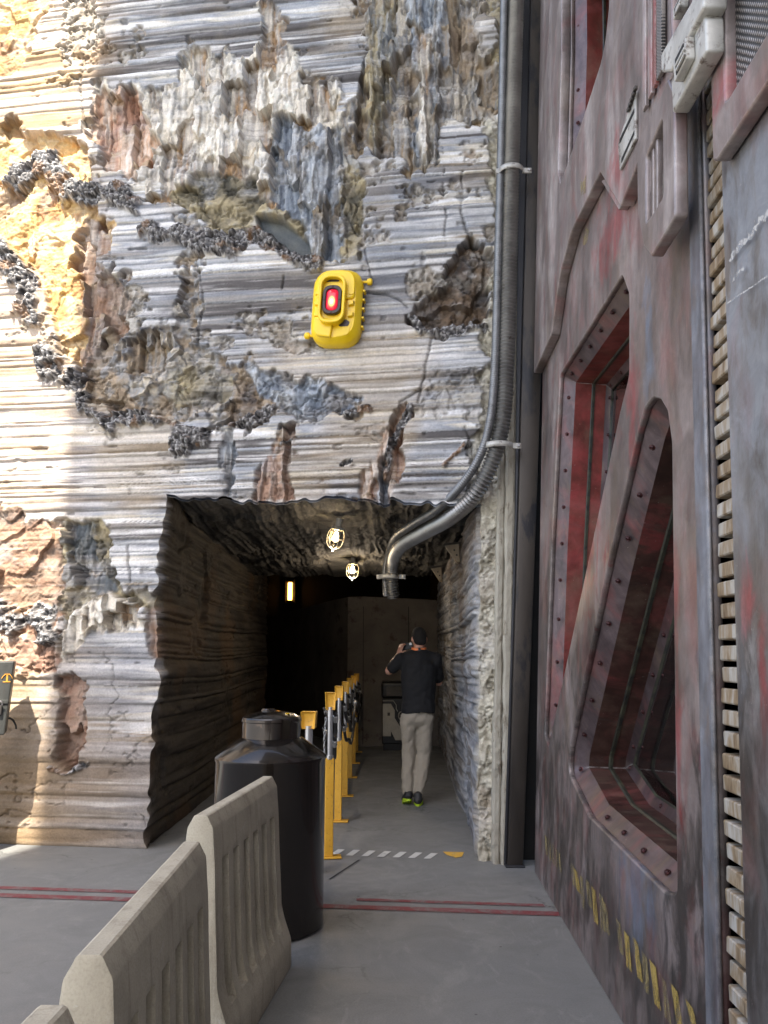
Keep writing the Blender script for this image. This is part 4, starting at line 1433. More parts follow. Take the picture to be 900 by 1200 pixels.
# big frame with mesh, upper right
F_OUT = [(830, -80), (830, 0), (835, 189), (840, 188), (905, 88), (960, 0), (960, -80)]
F_HOLE = [(846.5, -80), (849.5, 118), (853, 116), (905, 28), (930, -14), (930, -80)]
fr = plate('mesh_frame', F_OUT, .0125, .058, MAT['hull_upper'], [F_HOLE], .008, .012)
m, nt, bs = new_mat('woven_mesh')
g = N(nt)
wv = g.node('ShaderNodeTexWave', wave_type='BANDS', bands_direction='DIAGONAL')
wv.inputs['Scale'].default_value = 26
wv.inputs['Distortion'].default_value = .6
g.l(g.coord('Object', (1, 1, 0)), wv.inputs['Vector'])
wv2 = g.node('ShaderNodeTexWave', wave_type='BANDS', bands_direction='DIAGONAL')
wv2.inputs['Scale'].default_value = 26
g.l(g.coord('Object', (-1, 1, 0)), wv2.inputs['Vector'])
mul = g.math('MULTIPLY', wv.outputs['Fac'], wv2.outputs['Fac'])
n_ = g.noise(g.coord('Object', (4, 1, 1)), 3, 4)
g.l(g.mix(g.ramp(mul, [(.1, 0.0), (.6, 1.0)]), (.05, .05, .05), g.ramp(n_, [(.35, (.30, .27, .24)), (.65, (.44, .42, .42))])), bs.inputs['Base Color'])
g.l(g.bump(mul, .6, .01), bs.inputs['Normal'])
bs.inputs['Roughness'].default_value = .55
bs.inputs['Metallic'].default_value = .3
MAT['mesh'] = m
plate('woven_mesh', [(838, -80), (838, 150), (870, 120), (960, -20), (960, -80)], .013, .022, MAT['mesh'], (), .001, .004, fr)
# small instrument plate
ip = plate('instrument_plate', [(724, 168), (744, 106), (744, 163), (726, 200)], US + .001, US + .014, MAT['light_metal'], (), .003, .006)
for k in range(5):
    u, v_ = 735 + 1.9 * k, 128 - 6 * k
    plate('instrument_knob', [(u - 1.2, v_), (u + 1.2, v_ - 4), (u + 1.2, v_), (u - 1.2, v_ + 4)], US + .0145, US + .028, MAT['dark_metal'], (), .001, .002, ip)
plate('instrument_slot', [(726, 163), (743, 127), (743, 132), (726, 168)], US + .0145, US + .016, MAT['gap'], (), .0005, .001, ip)
plate('instrument_slot', [(728, 186), (743, 153), (743, 157), (728, 191)], US + .0145, US + .016, MAT['gap'], (), .0005, .001, ip)

# worn hazard stripes low on the skin
def alpha_paint(name, c, lo, hi, scale=14):
    m, nt, bs = new_mat(name)
    g = N(nt)
    n = g.noise(g.coord('Object', (2.5, .8, 1)), scale, 8, .72, .5)
    f = g.noise(g.coord('Object'), 130, 4, .7)
    k = g.ramp(g.math('ADD', g.math('MULTIPLY', n, .7), g.math('MULTIPLY', f, .3)), [(lo, 1.0), (hi, 0.0)])
    bs.inputs['Base Color'].default_value = (*c, 1)
    bs.inputs['Roughness'].default_value = .6
    g.l(k, bs.inputs['Alpha'])
    return m
MAT['stripe'] = alpha_paint('worn_yellow_stripe', (.40, .285, .075), .44, .62, 9)
MAT['stripe_faint'] = alpha_paint('faint_yellow_stripe', (.33, .26, .11), .38, .56, 9)
STRIPES = [((668, 1009), (672, 1036), 4.0), (((672.5), 1017), (677, 1043), 4.2), ((679, 1024), (682, 1061), 4.4), ((686, 1029), (690, 1060), 4.4), ((693, 1038), (697, 1079), 4.8), ((702, 1046), (705, 1087), 5), ((707, 1056), (711, 1092), 4),
           ((731, 1090), (735, 1132), 6), ((741, 1097), (748, 1145), 6.5), ((751, 1113), (756, 1160), 7), ((761, 1124), (768, 1176), 7.5), ((772, 1140), (780, 1192), 8), ((786, 1152), (795, 1207), 8), ((803, 1170), (815, 1220), 9), ((722, 1076), (727, 1115), 5)]
for k, ((u0, v0), (u1, v1), w) in enumerate(STRIPES):
    ngon('hazard_stripe', HP([(u0, v0), (u0 + w, v0 + w * 1.3), (u1 + w * .9, v1 + w * 1.2), (u1 - 1, v1)], .004), .004, MAT['stripe_faint' if k in (0, 2, 3, 5, 6, 9, 11, 14) else 'stripe'], hull)
for k in range(5):
    u = 638.5 + 4 * k
    ngon('hazard_stripe', HP([(u, 978 + 5 * k), (u + 2.6, 982 + 5 * k), (u + 3.4, 1004 + 5 * k), (u + .8, 1000 + 5 * k)], .004), .004, MAT['stripe_faint'], hull)
for px in ([(680, 210), (683, 214), (687, 204), (686, 226), (681, 230)], [(684, 270), (687, 266), (690, 270), (687, 286), (683, 288)]):
    ngon('paint_chip', HP(px, .004 if px[0][1] > 240 else US + .004), .004 if px[0][1] > 240 else US + .004, MAT['stripe_faint'], hull)
# chipped pale scratch across the right skin
MAT['scratch'] = alpha_paint('pale_scratch', (.46, .45, .43), .48, .58, 9)
rs = random.Random(12)
def ragged(path, w0, w1, n=26):
    """flaked strip of missing paint along a path"""
    pts = []
    for k in range(n + 1):
        t = k / n * (len(path) - 1)
        i = min(int(t), len(path) - 2)
        f = t - i
        pts.append((path[i][0] * (1 - f) + path[i + 1][0] * f, path[i][1] * (1 - f) + path[i + 1][1] * f))
    up_ = [(u + rs.uniform(-1, 1), v - rs.uniform(w0, w1)) for u, v in pts]
    lo_ = [(u + rs.uniform(-1, 1), v + rs.uniform(w0, w1)) for u, v in pts]
    return [pts[0]] + up_[1:-1] + [pts[-1]] + lo_[-2:0:-1]
ngon('paint_chip', HP(ragged([(854, 306), (866, 290), (880, 276), (890, 258), (906, 246)], .8, 6.5), .018), .018, MAT['scratch'], hull)
ngon('paint_chip', HP(ragged([(858, 330), (866, 318), (872, 314)], .5, 2.5, 10), .018), .018, MAT['scratch'], hull)
ngon('paint_chip', HP(ragged([(851, 356), (878, 338), (906, 319)], .2, 1.1), .018), .018, MAT['scratch'], hull)

# ------------------------------------------------------------------ steel frame post beside the hull
def leaning_post(name, rows, y0, y1, mat, parent=None):
    """rows: (z, x left, x right)"""
    bm = bmesh.new()
    rings = []
    for z, a, b in rows:
        rings.append([bm.verts.new(p) for p in ((a, y0, z), (b, y0, z), (b, y1, z), (a, y1, z))])
    for r, s in zip(rings[:-1], rings[1:]):
        for i in range(4):
            bm.faces.new((r[i], r[(i + 1) % 4], s[(i + 1) % 4], s[i]))
    bm.faces.new(rings[0][::-1])
    bm.faces.new(rings[-1])
    bmesh.ops.recalc_face_normals(bm, faces=bm.faces[:])
    bevel(bm, .008, 2, 40)
    return autosmooth(bm_obj(name, bm, mat, parent), 30)
fp = empty('frame_post')
tag(fp, 'dark brown steel post standing between rock wall and hull', 'post')
leaning_post('post_face', [(0, .880, .990), (2.6, 1.043, 1.182), (7.6, 1.325, 1.53)], 5.84, 6.15, MAT['frame'], fp)
leaning_post('post_flange', [(0, .858, .879), (2.6, 1.022, 1.042), (7.6, 1.225, 1.324)], 5.865, 6.15, MAT['frame_edge'], fp)
leaning_post('post_recess', [(0, .992, 1.45), (2.6, 1.184, 1.7), (7.6, 1.533, 2.1)], 6.02, 6.15, MAT['gap'], fp)
box('base_plate', (.862, 5.80, .001), (1.0, 6.15, .012), MAT['frame_edge'], fp, .003)

# ------------------------------------------------------------------ conduits down the corner and into the tunnel
def conduit(name, pts, r, rib, pitch, mat, label, n=14):
    path = smooth_path(pts, 16)
    # resample evenly so the corrugation keeps its pitch
    seg = [0.0]
    for a, b in zip(path[:-1], path[1:]):
        seg.append(seg[-1] + (b - a).length)
    L = seg[-1]
    m = int(L / pitch * 4)
    P, R = [], []
    j = 0
    for i in range(m + 1):
        s = L * i / m
        while j < len(seg) - 2 and seg[j + 1] < s:
            j += 1
        t = (s - seg[j]) / max(seg[j + 1] - seg[j], 1e-9)
        P.append(path[j].lerp(path[j + 1], t))
        R.append(r + rib * (1, .2, -1, .2)[i % 4])
    v, f = tube_mesh(P, R, n)
    o = mesh_obj(name, v, f, mat, None, True)
    return tag(autosmooth(o, 20) if rib > .005 else o, label, 'conduit')

big = [on_depth(606, -60, 5.70), on_depth(605, 0, 5.70), on_depth(602, 100, 5.70), on_depth(598, 250, 5.70), on_depth(594, 400, 5.70), on_depth(589, 490, 5.72), on_depth(577, 540, 5.76),
       on_depth(556, 580, 5.88), on_depth(528, 606, 6.15), on_depth(498, 623, 6.6), on_depth(472, 638, 7.1), on_depth(462, 652, 7.45), on_depth(459, 668, 7.6), on_depth(459, 684, 7.65), on_depth(461, 700, 7.7)]
thin = [on_depth(593, -60, 5.72), on_depth(591, 0, 5.72), on_depth(588, 150, 5.72), on_depth(584, 300, 5.71), on_depth(580.5, 420, 5.70), on_depth(575, 490, 5.71), on_depth(562, 535, 5.76),
        on_depth(540, 569, 5.88), on_depth(512, 597, 6.15), on_depth(483, 615, 6.6), on_depth(463, 630, 7.1), on_depth(456, 648, 7.5), on_depth(452, 666, 7.65), on_depth(452, 684, 7.7), on_depth(453, 698, 7.75)]
conduit('flexible_conduit', big, .060, .0085, .030, MAT['conduit'], 'thick ribbed steel conduit curving from the corner into the tunnel')
conduit('flexible_conduit', thin, .034, .003, .018, MAT['conduit_dark'], 'thin dark conduit running left of the thick ribbed one', 10)

def clamp(u, v, y, label, w=.17, tilt=0.0):
    c = on_depth(u, v, y)
    root = empty('pipe_clamp', c)
    ring = [Vector((w / 2 * math.cos(a), -.075 * math.sin(a) * 1.15, 0)) for a in [math.pi * k / 14 for k in range(15)]]
    vv, ff = [], []
    for p in ring:
        for dz in (-.022, .022):
            for q in (1.0, 1.06):
                vv.append((p.x * q, p.y * q, dz + tilt * p.x))
    for i in range(len(ring) - 1):
        a, b = 4 * i, 4 * i + 4
        ff += [(a, b, b + 2, a + 2), (a + 1, a + 3, b + 3, b + 1), (a, a + 1, b + 1, b), (a + 2, b + 2, b + 3, a + 3)]
    mesh_obj('clamp_band', vv, ff, MAT['light_metal'], root, True)
    box('clamp_tab', (w / 2 - .005, -.02, -.022), (w / 2 + .07, .0, .022), MAT['light_metal'], root, .003)
    box('clamp_tab', (-w / 2 - .03, -.01, -.022), (-w / 2 + .005, .01, .022), MAT['light_metal'], root, .003)
    lathe('clamp_bolt', [(0, .012), (.010, .012), (.012, .006), (.012, 0)], MAT['steel'], root, 8, Matrix.Translation((w / 2 + .045, -.02, 0)) @ Matrix.Rotation(math.radians(90), 4, 'X'))
    return tag(root, label, 'clamp')
clamp(599, 201, 5.70, 'bright steel pipe clamp round the conduit high on the wall', .19)
clamp(584, 523, 5.745, 'dull pipe clamp just above the bend of the conduit', .21)
clamp(456, 676, 7.62, 'pipe clamp on the conduit under the tunnel ceiling', .19)

# ------------------------------------------------------------------ dark steel drum
MAT['drum'] = pmat('bronze_black_steel', (.009, .008, .0075), (.020, .015, .012), 4, .20, .5, .06, stretch=(1, 1, .3), c3=(.06, .04, .028), spot=.66, coat=.5, rvar=.08)
MAT['drum_neck'] = pmat('worn_bronze', (.014, .011, .009), (.04, .028, .021), 6, .22, .6, .1, c3=(.12, .08, .06), spot=.66, coat=.7)
drum = empty('steel_drum', (-.655, 4.63, 0))
tag(drum, 'tall dark steel drum with conical shoulder and domed lid', 'drum')
lathe('drum_body', [(.300, .003), (.316, .012), (.318, .03), (.315, .05), (.315, .885), (.320, .895), (.320, .908), (.312, .916)], MAT['drum'], drum, 64)
lathe('drum_shoulder', [(.313, .914), (.306, .922), (.180, 1.010), (.172, 1.013)], MAT['drum'], drum, 64)
lathe('drum_neck', [(.168, 1.008), (.168, 1.10), (.173, 1.104), (.173, 1.118), (.165, 1.122)], MAT['drum_neck'], drum, 56)
lid = lathe('lid', [(.171, 1.117), (.168, 1.126), (.13, 1.146), (.06, 1.160), (0, 1.163)], MAT['drum'], drum, 56)
lathe('lid_knob', [(0, .016), (.036, .016), (.042, .010), (.042, 0)], MAT['drum_neck'], lid, 24, Matrix.Translation((-.02, 0, 1.158)))
lathe('yellow_sticker', [(0, .002), (.014, .002), (.014, 0)], MAT['yellow'], lid, 12, Matrix.Translation((.10, -.06, 1.150)))

# ------------------------------------------------------------------ concrete barriers
def concrete_mat():
    m, nt, bs = new_mat('barrier_concrete')
    g = N(nt)
    co = g.coord('Object')
    n1 = g.noise(co, 3.5, 6, .62, .4)
    n2 = g.noise(co, 160, 3, .6)
    n3 = g.noise(co, 22, 6, .7)
    c = g.ramp(n1, [(.32, (.33, .295, .225)), (.68, (.45, .41, .32))])
    c = g.mix(g.ramp(n3, [(.58, 0.0), (.72, .5)]), c, (.20, .18, .145))
    st1 = g.noise(g.coord('Object', (7, 7, .8)), 2.4, 7, .7, .4)
    c = g.mix(g.ramp(st1, [(.52, 0.0), (.70, .6)]), c, (.17, .145, .105))
    sc1 = g.noise(g.coord('Object', (1.2, 4, 4)), 6, 8, .75, 1.0)
    c = g.mix(g.ramp(sc1, [(.60, 0.0), (.68, .5)]), c, (.52, .50, .45))
    c = g.mix(1.0, c, g.ramp(n2, [(.28, .84), (.5, 1.0), (.75, 1.08)]), 'MULTIPLY')
    g.l(c, bs.inputs['Base Color'])
    bs.inputs['Roughness'].default_value = .85
    h = g.math('ADD', g.math('MULTIPLY', n2, .4), n3)
    g.l(g.bump(h, .4, .005), bs.inputs['Normal'])
    return m
MAT['barrier'] = concrete_mat()

def barrier_mesh():
    L, n_slot = .98, 6
    xs = [0, .004]
    centers = [(k + .5) * (L - .12) / n_slot + .06 for k in range(n_slot)]
    for c in centers:
        xs += [c - .045, c - .041, c - .036, c - .012, c + .012, c + .036, c + .041, c + .045]
    xs += [(a + b) / 2 for a, b in zip(centers[:-1], centers[1:])] + [L - .004, L]
    xs = sorted(xs)
    prof = [(0, .138), (.012, .142), (.12, .140), (.135, .137), (.16, .128), (.19, .116), (.22, .105), (.25, .096), (.275, .090), (.29, .088), (.34, .085), (.42, .080), (.50, .074), (.58, .069), (.64, .066), (.685, .0635), (.697, .0625), (.705, .062), (.715, .0612), (.74, .059), (.78, .055), (.825, .051), (.835, .049), (.868, .031), (.876, .027), (.880, .020), (.880, 0)]
    def half(x, z, w):
        g = max((1 - smooth_s(.0365, .0408, abs(x - c)) for c in centers))
        # slot: flat bottomed, open towards the foot
        top = 1 - smooth_s(.695, .707, z)
        low = smooth_s(.19, .225, z)
        k = g * top * low
        return w * (1 - k) + min(w, .016) * k
    verts, faces = [], []
    rowlen = None
    for x in xs:
        ring = []
        endin = .008 if x in (0, L) else 0
        for z, w in prof:
            hw = max(half(x, z, w) - endin, .001)
            ring.append((x, -hw, z - (endin if z > .86 else 0)))
        for z, w in prof[::-1][1:]:
            hw = max(half(x, z, w) - endin, .001)
            ring.append((x, hw, z - (endin if z > .86 else 0)))
        rowlen = len(ring)
        verts += ring
    for i in range(len(xs) - 1):
        for k in range(rowlen - 1):
            a = i * rowlen + k
            faces.append((a, a + 1, a + 1 + rowlen, a + rowlen))
        a = i * rowlen
        faces.append((a, a + rowlen, a + 2 * rowlen - 1, a + rowlen - 1))
    faces.append(tuple(range(rowlen)))
    b = (len(xs) - 1) * rowlen
    faces.append(tuple(b + k for k in range(rowlen))[::-1])
    return verts, faces

def smooth_s(a, b, x):
    t = min(1, max(0, (x - a) / (b - a)))
    return t * t * (3 - 2 * t)

bv, bf = barrier_mesh()
bar_me = None
for (x0, y0), (x1, y1), label in (((-.600, 1.70), (-.632, 2.68), 'pale slotted concrete barrier in the middle of the row'),
                                 ((-.700, 3.09), (-.588, 4.07), 'pale slotted concrete barrier farthest along, against the dark drum'),
                                 ((-.590, .50), (-.578, 1.485), 'pale concrete barrier at the near end of the row, only its top corner showing')):
    if bar_me is None:
        o = mesh_obj('concrete_barrier', bv, bf, MAT['barrier'])
        bm = bmesh.new()
        bm.from_mesh(o.data)
        bmesh.ops.recalc_face_normals(bm, faces=bm.faces[:])
        bm.to_mesh(o.data)
        bm.free()
        autosmooth(o, 28)
        bar_me = o.data
    else:
        o = link(bpy.data.objects.new('concrete_barrier', bar_me))
    o.location = (x0, y0, 0)
    o.rotation_euler = (0, 0, math.atan2(y1 - y0, x1 - x0))
    tag(o, label, 'barrier', 'concrete barriers in a row')

# ------------------------------------------------------------------ queue posts with black ropes
MAT['rope'] = pmat('black_rope', (.010, .010, .011), (.025, .025, .027), 30, .35, 0, .2)
MAT['ferrule'] = pmat('ferrule_steel', (.40, .40, .40), (.60, .60, .60), 20, .3, .9, .05)

def make_post(ropes=True, chain=False):
    r = empty('queue_post')
    box('base_plate', (-.045, -.05, .004), (.095, .05, .016), MAT['stanchion'], r, .004)
    box('lower_post', (-.032, -.024, .016), (.032, .024, .715), MAT['stanchion'], r, .005)
    lathe('post_tube', [(.019, .70), (.021, .715), (.021, 1.09)], MAT['steel'], r, 16)
    bm = bmesh.new()
    lo = [(-.035, -.030), (.035, -.030), (.035, .030), (-.035, .030)]
    hi = [(-.041, -.032), (.041, -.032), (.041, .032), (-.041, .032)]
    a = [bm.verts.new((x, y, 1.070)) for x, y in lo]
    b = [bm.verts.new((x, y, 1.200)) for x, y in hi]
    bm.faces.new(a[::-1])
    bm.faces.new(b)
    sides = [bm.faces.new((a[i], a[(i + 1) % 4], b[(i + 1) % 4], b[i])) for i in range(4)]
    bmesh.ops.recalc_face_normals(bm, faces=bm.faces[:])
    for f in (sides[0], sides[2]):
        q = bmesh.ops.inset_region(bm, faces=[f], thickness=.020)
        bmesh.ops.translate(bm, verts=f.verts[:], vec=-f.normal * .018)
        bmesh.ops.translate(bm, verts=[v for v in f.verts if v.co.z < 1.13], vec=(0, 0, -.016))
    bevel(bm, .005, 2, 40)
    autosmooth(bm_obj('post_cap', bm, MAT['stanchion'], r), 35)
    lathe('collar', [(.021, .705), (.030, .707), (.030, .735), (.021, .737)], MAT['ferrule'], r, 16)
    if ropes:
        for z0, sag, z1, dx in ((1.045, .72, 1.00, .045), (.86, .60, .82, .040)):
            p = [(dx * .6, .02, z0), (dx, .05, z0 - .03), (dx + .01, .16, z0 - .16), (dx + .012, .40, (z0 + sag) / 2 - .05), (dx + .012, .65, sag + .02), (dx + .012, .92, (z1 + sag) / 2 + .03), (dx, 1.20, z1 - .02), (dx * .6, 1.24, z1)]
            ro = tube('rope', smooth_path(p, 8), .0145, MAT['rope'], r, 10)
            for i in (1, 6):
                q = Vector(p[i])
                d = Vector(p[i + 1 if i == 1 else i - 1]) - q
                Mx = Matrix.Translation(q) @ d.to_track_quat('Z', 'Y').to_matrix().to_4x4()
                lathe('rope_ferrule', [(.016, -.012), (.021, -.01), (.021, .05), (.016, .052)], MAT['ferrule'], ro, 12, Mx)
    if chain:
        bmv, bmf = [], []
        for k in range(13):
            z = 1.0 - k * .026
            ang = (k % 2) * math.pi / 2 + .5
            c = Vector((-.034 - .010 * math.sin(k * .24), -.012, z))
            ring = [c + Vector((math.cos(t) * .007 * math.cos(ang), math.cos(t) * .007 * math.sin(ang), math.sin(t) * .017)) for t in [2 * math.pi * i / 12 for i in range(13)]]
            v_, f_ = tube_mesh(ring, .0025, 5, False)
            o_ = len(bmv)
            bmv += v_
            bmf += [tuple(i + o_ for i in q) for q in f_]
        mesh_obj('chain', bmv, bmf, MAT['ferrule'], r, True)
    return r

ORD = ['nearest the viewer', 'second', 'third', 'fourth', 'fifth', 'sixth', 'last']
LABELS = ['yellow queue post nearest the viewer, a small chain hanging on its steel tube', 'second yellow queue post from the tunnel mouth', 'third yellow queue post from the tunnel mouth', 'fourth yellow queue post from the tunnel mouth',
          'fifth yellow queue post from the tunnel mouth', 'sixth yellow queue post from the tunnel mouth', 'last yellow queue post, deepest in the tunnel shade']
first = make_post(True, True)
other = make_post(True, False)
for k in range(7):
    o = first if k == 0 else (other if k == 1 else copy_tree(other))
    o.location = (-.412 - .004 * k, 6.07 + 1.262 * k, 0)
    o.rotation_euler = (0, 0, math.radians((8, -3, 2, -2, 3, 0, -4)[k]))
    tag(o, LABELS[k], 'queue post', 'yellow queue posts in a row')
    if k == 6:
        for ch in list(o.children):
            if ch.name.split('.')[0] == 'rope':
                for s_ in list(ch.children):
                    bpy.data.objects.remove(s_)
                bpy.data.objects.remove(ch)
lone = make_post(False, False)
lone.location = (-.535, 5.66, 0)
lone.rotation_euler = (0, 0, math.radians(176))
lone.scale = (1.35, 1.35, .905)
tag(lone, 'single wide-headed yellow post peeping out behind the dark drum', 'queue post', 'yellow queue posts in a row')

# ------------------------------------------------------------------ yellow warning lamp on the rock
MAT['lamp_dark'] = pmat('lamp_bezel', (.028, .018, .016), (.05, .035, .03), 20, .4, .2, .1)
lp = on_face(397, 365, .02)
wl = empty('warning_lamp', lp)
wl.rotation_euler = (math.radians(90), 0, math.atan(-.14))     # local x right, y up, z out of the wall
wl.rotation_euler.rotate_axis('Z', math.radians(-3))
wl.scale = (1, 1, .85)
tag(wl, 'yellow wall lamp with a glowing red lens bolted to the rock', 'lamp')

def oct_ring(w, h, cx=0, cy=0, seg=5, rt=.17, rb=.17):
    pts = [(-w / 2 + cx, -h / 2 + cy), (w / 2 + cx, -h / 2 + cy), (w / 2 + cx, h / 2 + cy), (-w / 2 + cx, h / 2 + cy)]
    return rounded(pts, [rb, rb, rt, rt], seg)

def loft(name, rings, mat, parent, cap=True, deg=32):
    """stack of equal-length outlines (list of (ring, depth))"""
    n = len(rings[0][0])
    v = [(x, y, d) for r, d in rings for x, y in r]
    f = []
    for i in range(len(rings) - 1):
        for k in range(n):
            j = (k + 1) % n
            f.append((i * n + k, i * n + j, (i + 1) * n + j, (i + 1) * n + k))
    if cap:
        f.append(tuple((len(rings) - 1) * n + k for k in range(n)))
        f.append(tuple(range(n))[::-1])
    o = mesh_obj(name, v, f, mat, parent)
    return autosmooth(o, deg)

loft('lamp_body', [(oct_ring(.40, .64), -.03), (oct_ring(.425, .675), .0), (oct_ring(.425, .675), .09), (oct_ring(.405, .655), .115), (oct_ring(.35, .60, 0, .0), .165), (oct_ring(.335, .585), .172)], MAT['yellow'], wl)
# raised top half plate and lower facets
loft('upper_cover', [(oct_ring(.325, .26, .0, .165, rb=.05), .17), (oct_ring(.325, .26, .0, .165, rb=.05), .186), (oct_ring(.305, .24, .0, .165, rb=.05), .196)], MAT['yellow'], wl)
f_ = [(-.165, -.285), (-.02, -.300), (-.005, -.145), (-.165, -.12)]
loft('lower_facet', [(rounded(f_, [.09, .01, .01, .02], 5), .17), (inset(rounded(f_, [.09, .01, .01, .02], 5), -.0), .198), (inset(rounded(f_, [.09, .01, .01, .02], 5), .008), .204)], MAT['yellow'], wl)
f_ = [(.015, -.295), (.12, -.27), (.155, -.16), (.02, -.18)]
loft('lower_facet', [(rounded(f_, .015, 4), .168), (rounded(f_, .015, 4), .176)], MAT['yellow'], wl)
def stad(w, h, cx=0, cy=0, seg=10):
    return rounded([(-w / 2 + cx, -h / 2 + cy), (w / 2 + cx, -h / 2 + cy), (w / 2 + cx, h / 2 + cy), (-w / 2 + cx, h / 2 + cy)], w * .49, seg)
def ring_part(name, ro, ri, d0, d1, mat, parent):
    n = len(ro)
    ro2, ri2 = inset(ro, .006), inset(ri, -.006)
    rings = [(ro, d0), (ro, d1 - .007), (ro2, d1), (ri2, d1), (ri, d1 - .007), (ri, d0)]
    return loft(name, rings, mat, parent, cap=False)
LX, LY = -.018, .012
ring_part('guard_ring', stad(.225, .43, LX, LY + .005), stad(.175, .375, LX, LY + .005), .165, .262, MAT['yellow'], wl)
loft('guard_recess', [(stad(.180, .38, LX, LY + .005), .168), (stad(.180, .38, LX, LY + .005), .199)], MAT['yellow'], wl)
ring_part('lens_bezel', stad(.160, .255, LX, LY), stad(.100, .190, LX, LY), .17, .245, MAT['lamp_dark'], wl)
m, nt, bs = new_mat('red_lens')
g = N(nt)
tc = g.node('ShaderNodeTexCoord')
mp = g.node('ShaderNodeMapping')
mp.inputs['Location'].default_value = (-LX / .045, -(LY - .02) / .075, 0)
mp.inputs['Scale'].default_value = (1 / .045, 1 / .075, 0)
g.l(tc.outputs['Object'], mp.inputs['Vector'])
ln = g.node('ShaderNodeVectorMath', operation='LENGTH')
g.l(mp.outputs[0], ln.inputs[0])
g.l(g.ramp(ln.outputs['Value'], [(.0, (1.0, .62, .22)), (.38, (1.0, .30, .06)), (.75, (.85, .03, .03)), (1.0, (.55, .01, .04))]), bs.inputs['Emission Color'])
g.l(g.ramp(ln.outputs['Value'], [(.0, 1.0), (.45, .5), (.8, .16), (1.0, .09)]), bs.inputs['Emission Strength'])
st_ = g.math('MULTIPLY', g.ramp(ln.outputs['Value'], [(.0, 1.0), (.35, .45), (.7, .14), (1.0, .07)]), 5.0)
g.l(st_, bs.inputs['Emission Strength'])
bs.inputs['Base Color'].default_value = (.35, .01, .012, 1)
bs.inputs['Roughness'].default_value = .12
MAT['red_lens'] = m
loft('lens', [(stad(.104, .194, LX, LY), .18), (stad(.104, .194, LX, LY), .225), (stad(.075, .16, LX, LY), .243), (stad(.04, .12, LX, LY), .249)], MAT['red_lens'], wl, True, 80)
for q, (x, y) in enumerate(((LX - .066, LY), (LX + .066, LY), (LX, LY - .112), (LX, LY + .112))):
    lathe('bezel_screw', [(0, .006), (.006, .006), (.008, .002), (.008, 0)], MAT['lamp_dark'], wl, 10, Matrix.Translation((x, y, .245)))
# dark openings
for px in ([(-.115, .185), (.03, .185), (.02, .222), (-.09, .222)], [(.045, -.205), (.12, -.20), (.135, -.165), (.10, -.14), (.035, -.16)]):
    loft('body_slot', [(rounded(px, .018, 4), .16), (rounded(px, .018, 4), .2015 if px[0][1] > 0 else .1795)], MAT['lamp_dark'], wl)
for y in (-.10, .0, .09):
    loft('side_lug', [(rounded([(-.175, y - .018), (-.125, y - .022), (-.125, y + .022), (-.175, y + .018)], .01, 3), .168), (rounded([(-.17, y - .012), (-.13, y - .016), (-.13, y + .016), (-.17, y + .012)], .006, 3), .20)], MAT['yellow'], wl)
    loft('side_lug', [(rounded([(.115, y - .03), (.165, y - .02), (.165, y + .02), (.115, y + .03)], .01, 3), .168), (rounded([(.115, y - .022), (.155, y - .014), (.155, y + .014), (.115, y + .022)], .006, 3), .205)], MAT['yellow'], wl)
# lattice on the right flank
for y in (-.13, -.05, .03, .11):
    box('flank_opening', (.2135, y - .026, .022), (.2155, y + .026, .078), MAT['lamp_dark'], wl, .0)
for y in (-.17, -.09, -.01, .07, .15):
    box('flank_bar', (.213, y - .009, .012), (.232, y + .009, .088), MAT['yellow'], wl, .003)
for (x, y) in ((.235, .245), (-.225, -.235)):
    s_ = 1 if x > 0 else -1
    lathe('lamp_knob', [(0, .0), (.012, .0), (.012, .05), (.026, .055), (.030, .07), (.028, .09), (.018, .098), (0, .1)], MAT['yellow'], wl, 16, Matrix.Translation((x - s_ * .05, y, .045)) @ Matrix.Rotation(math.radians(90 * s_), 4, 'Y'))
for y in (.02, -.16):
    box('hinge_leaf', (-.232, y - .05, .0), (-.214, y + .05, .02), MAT['light_metal'], wl, .002)

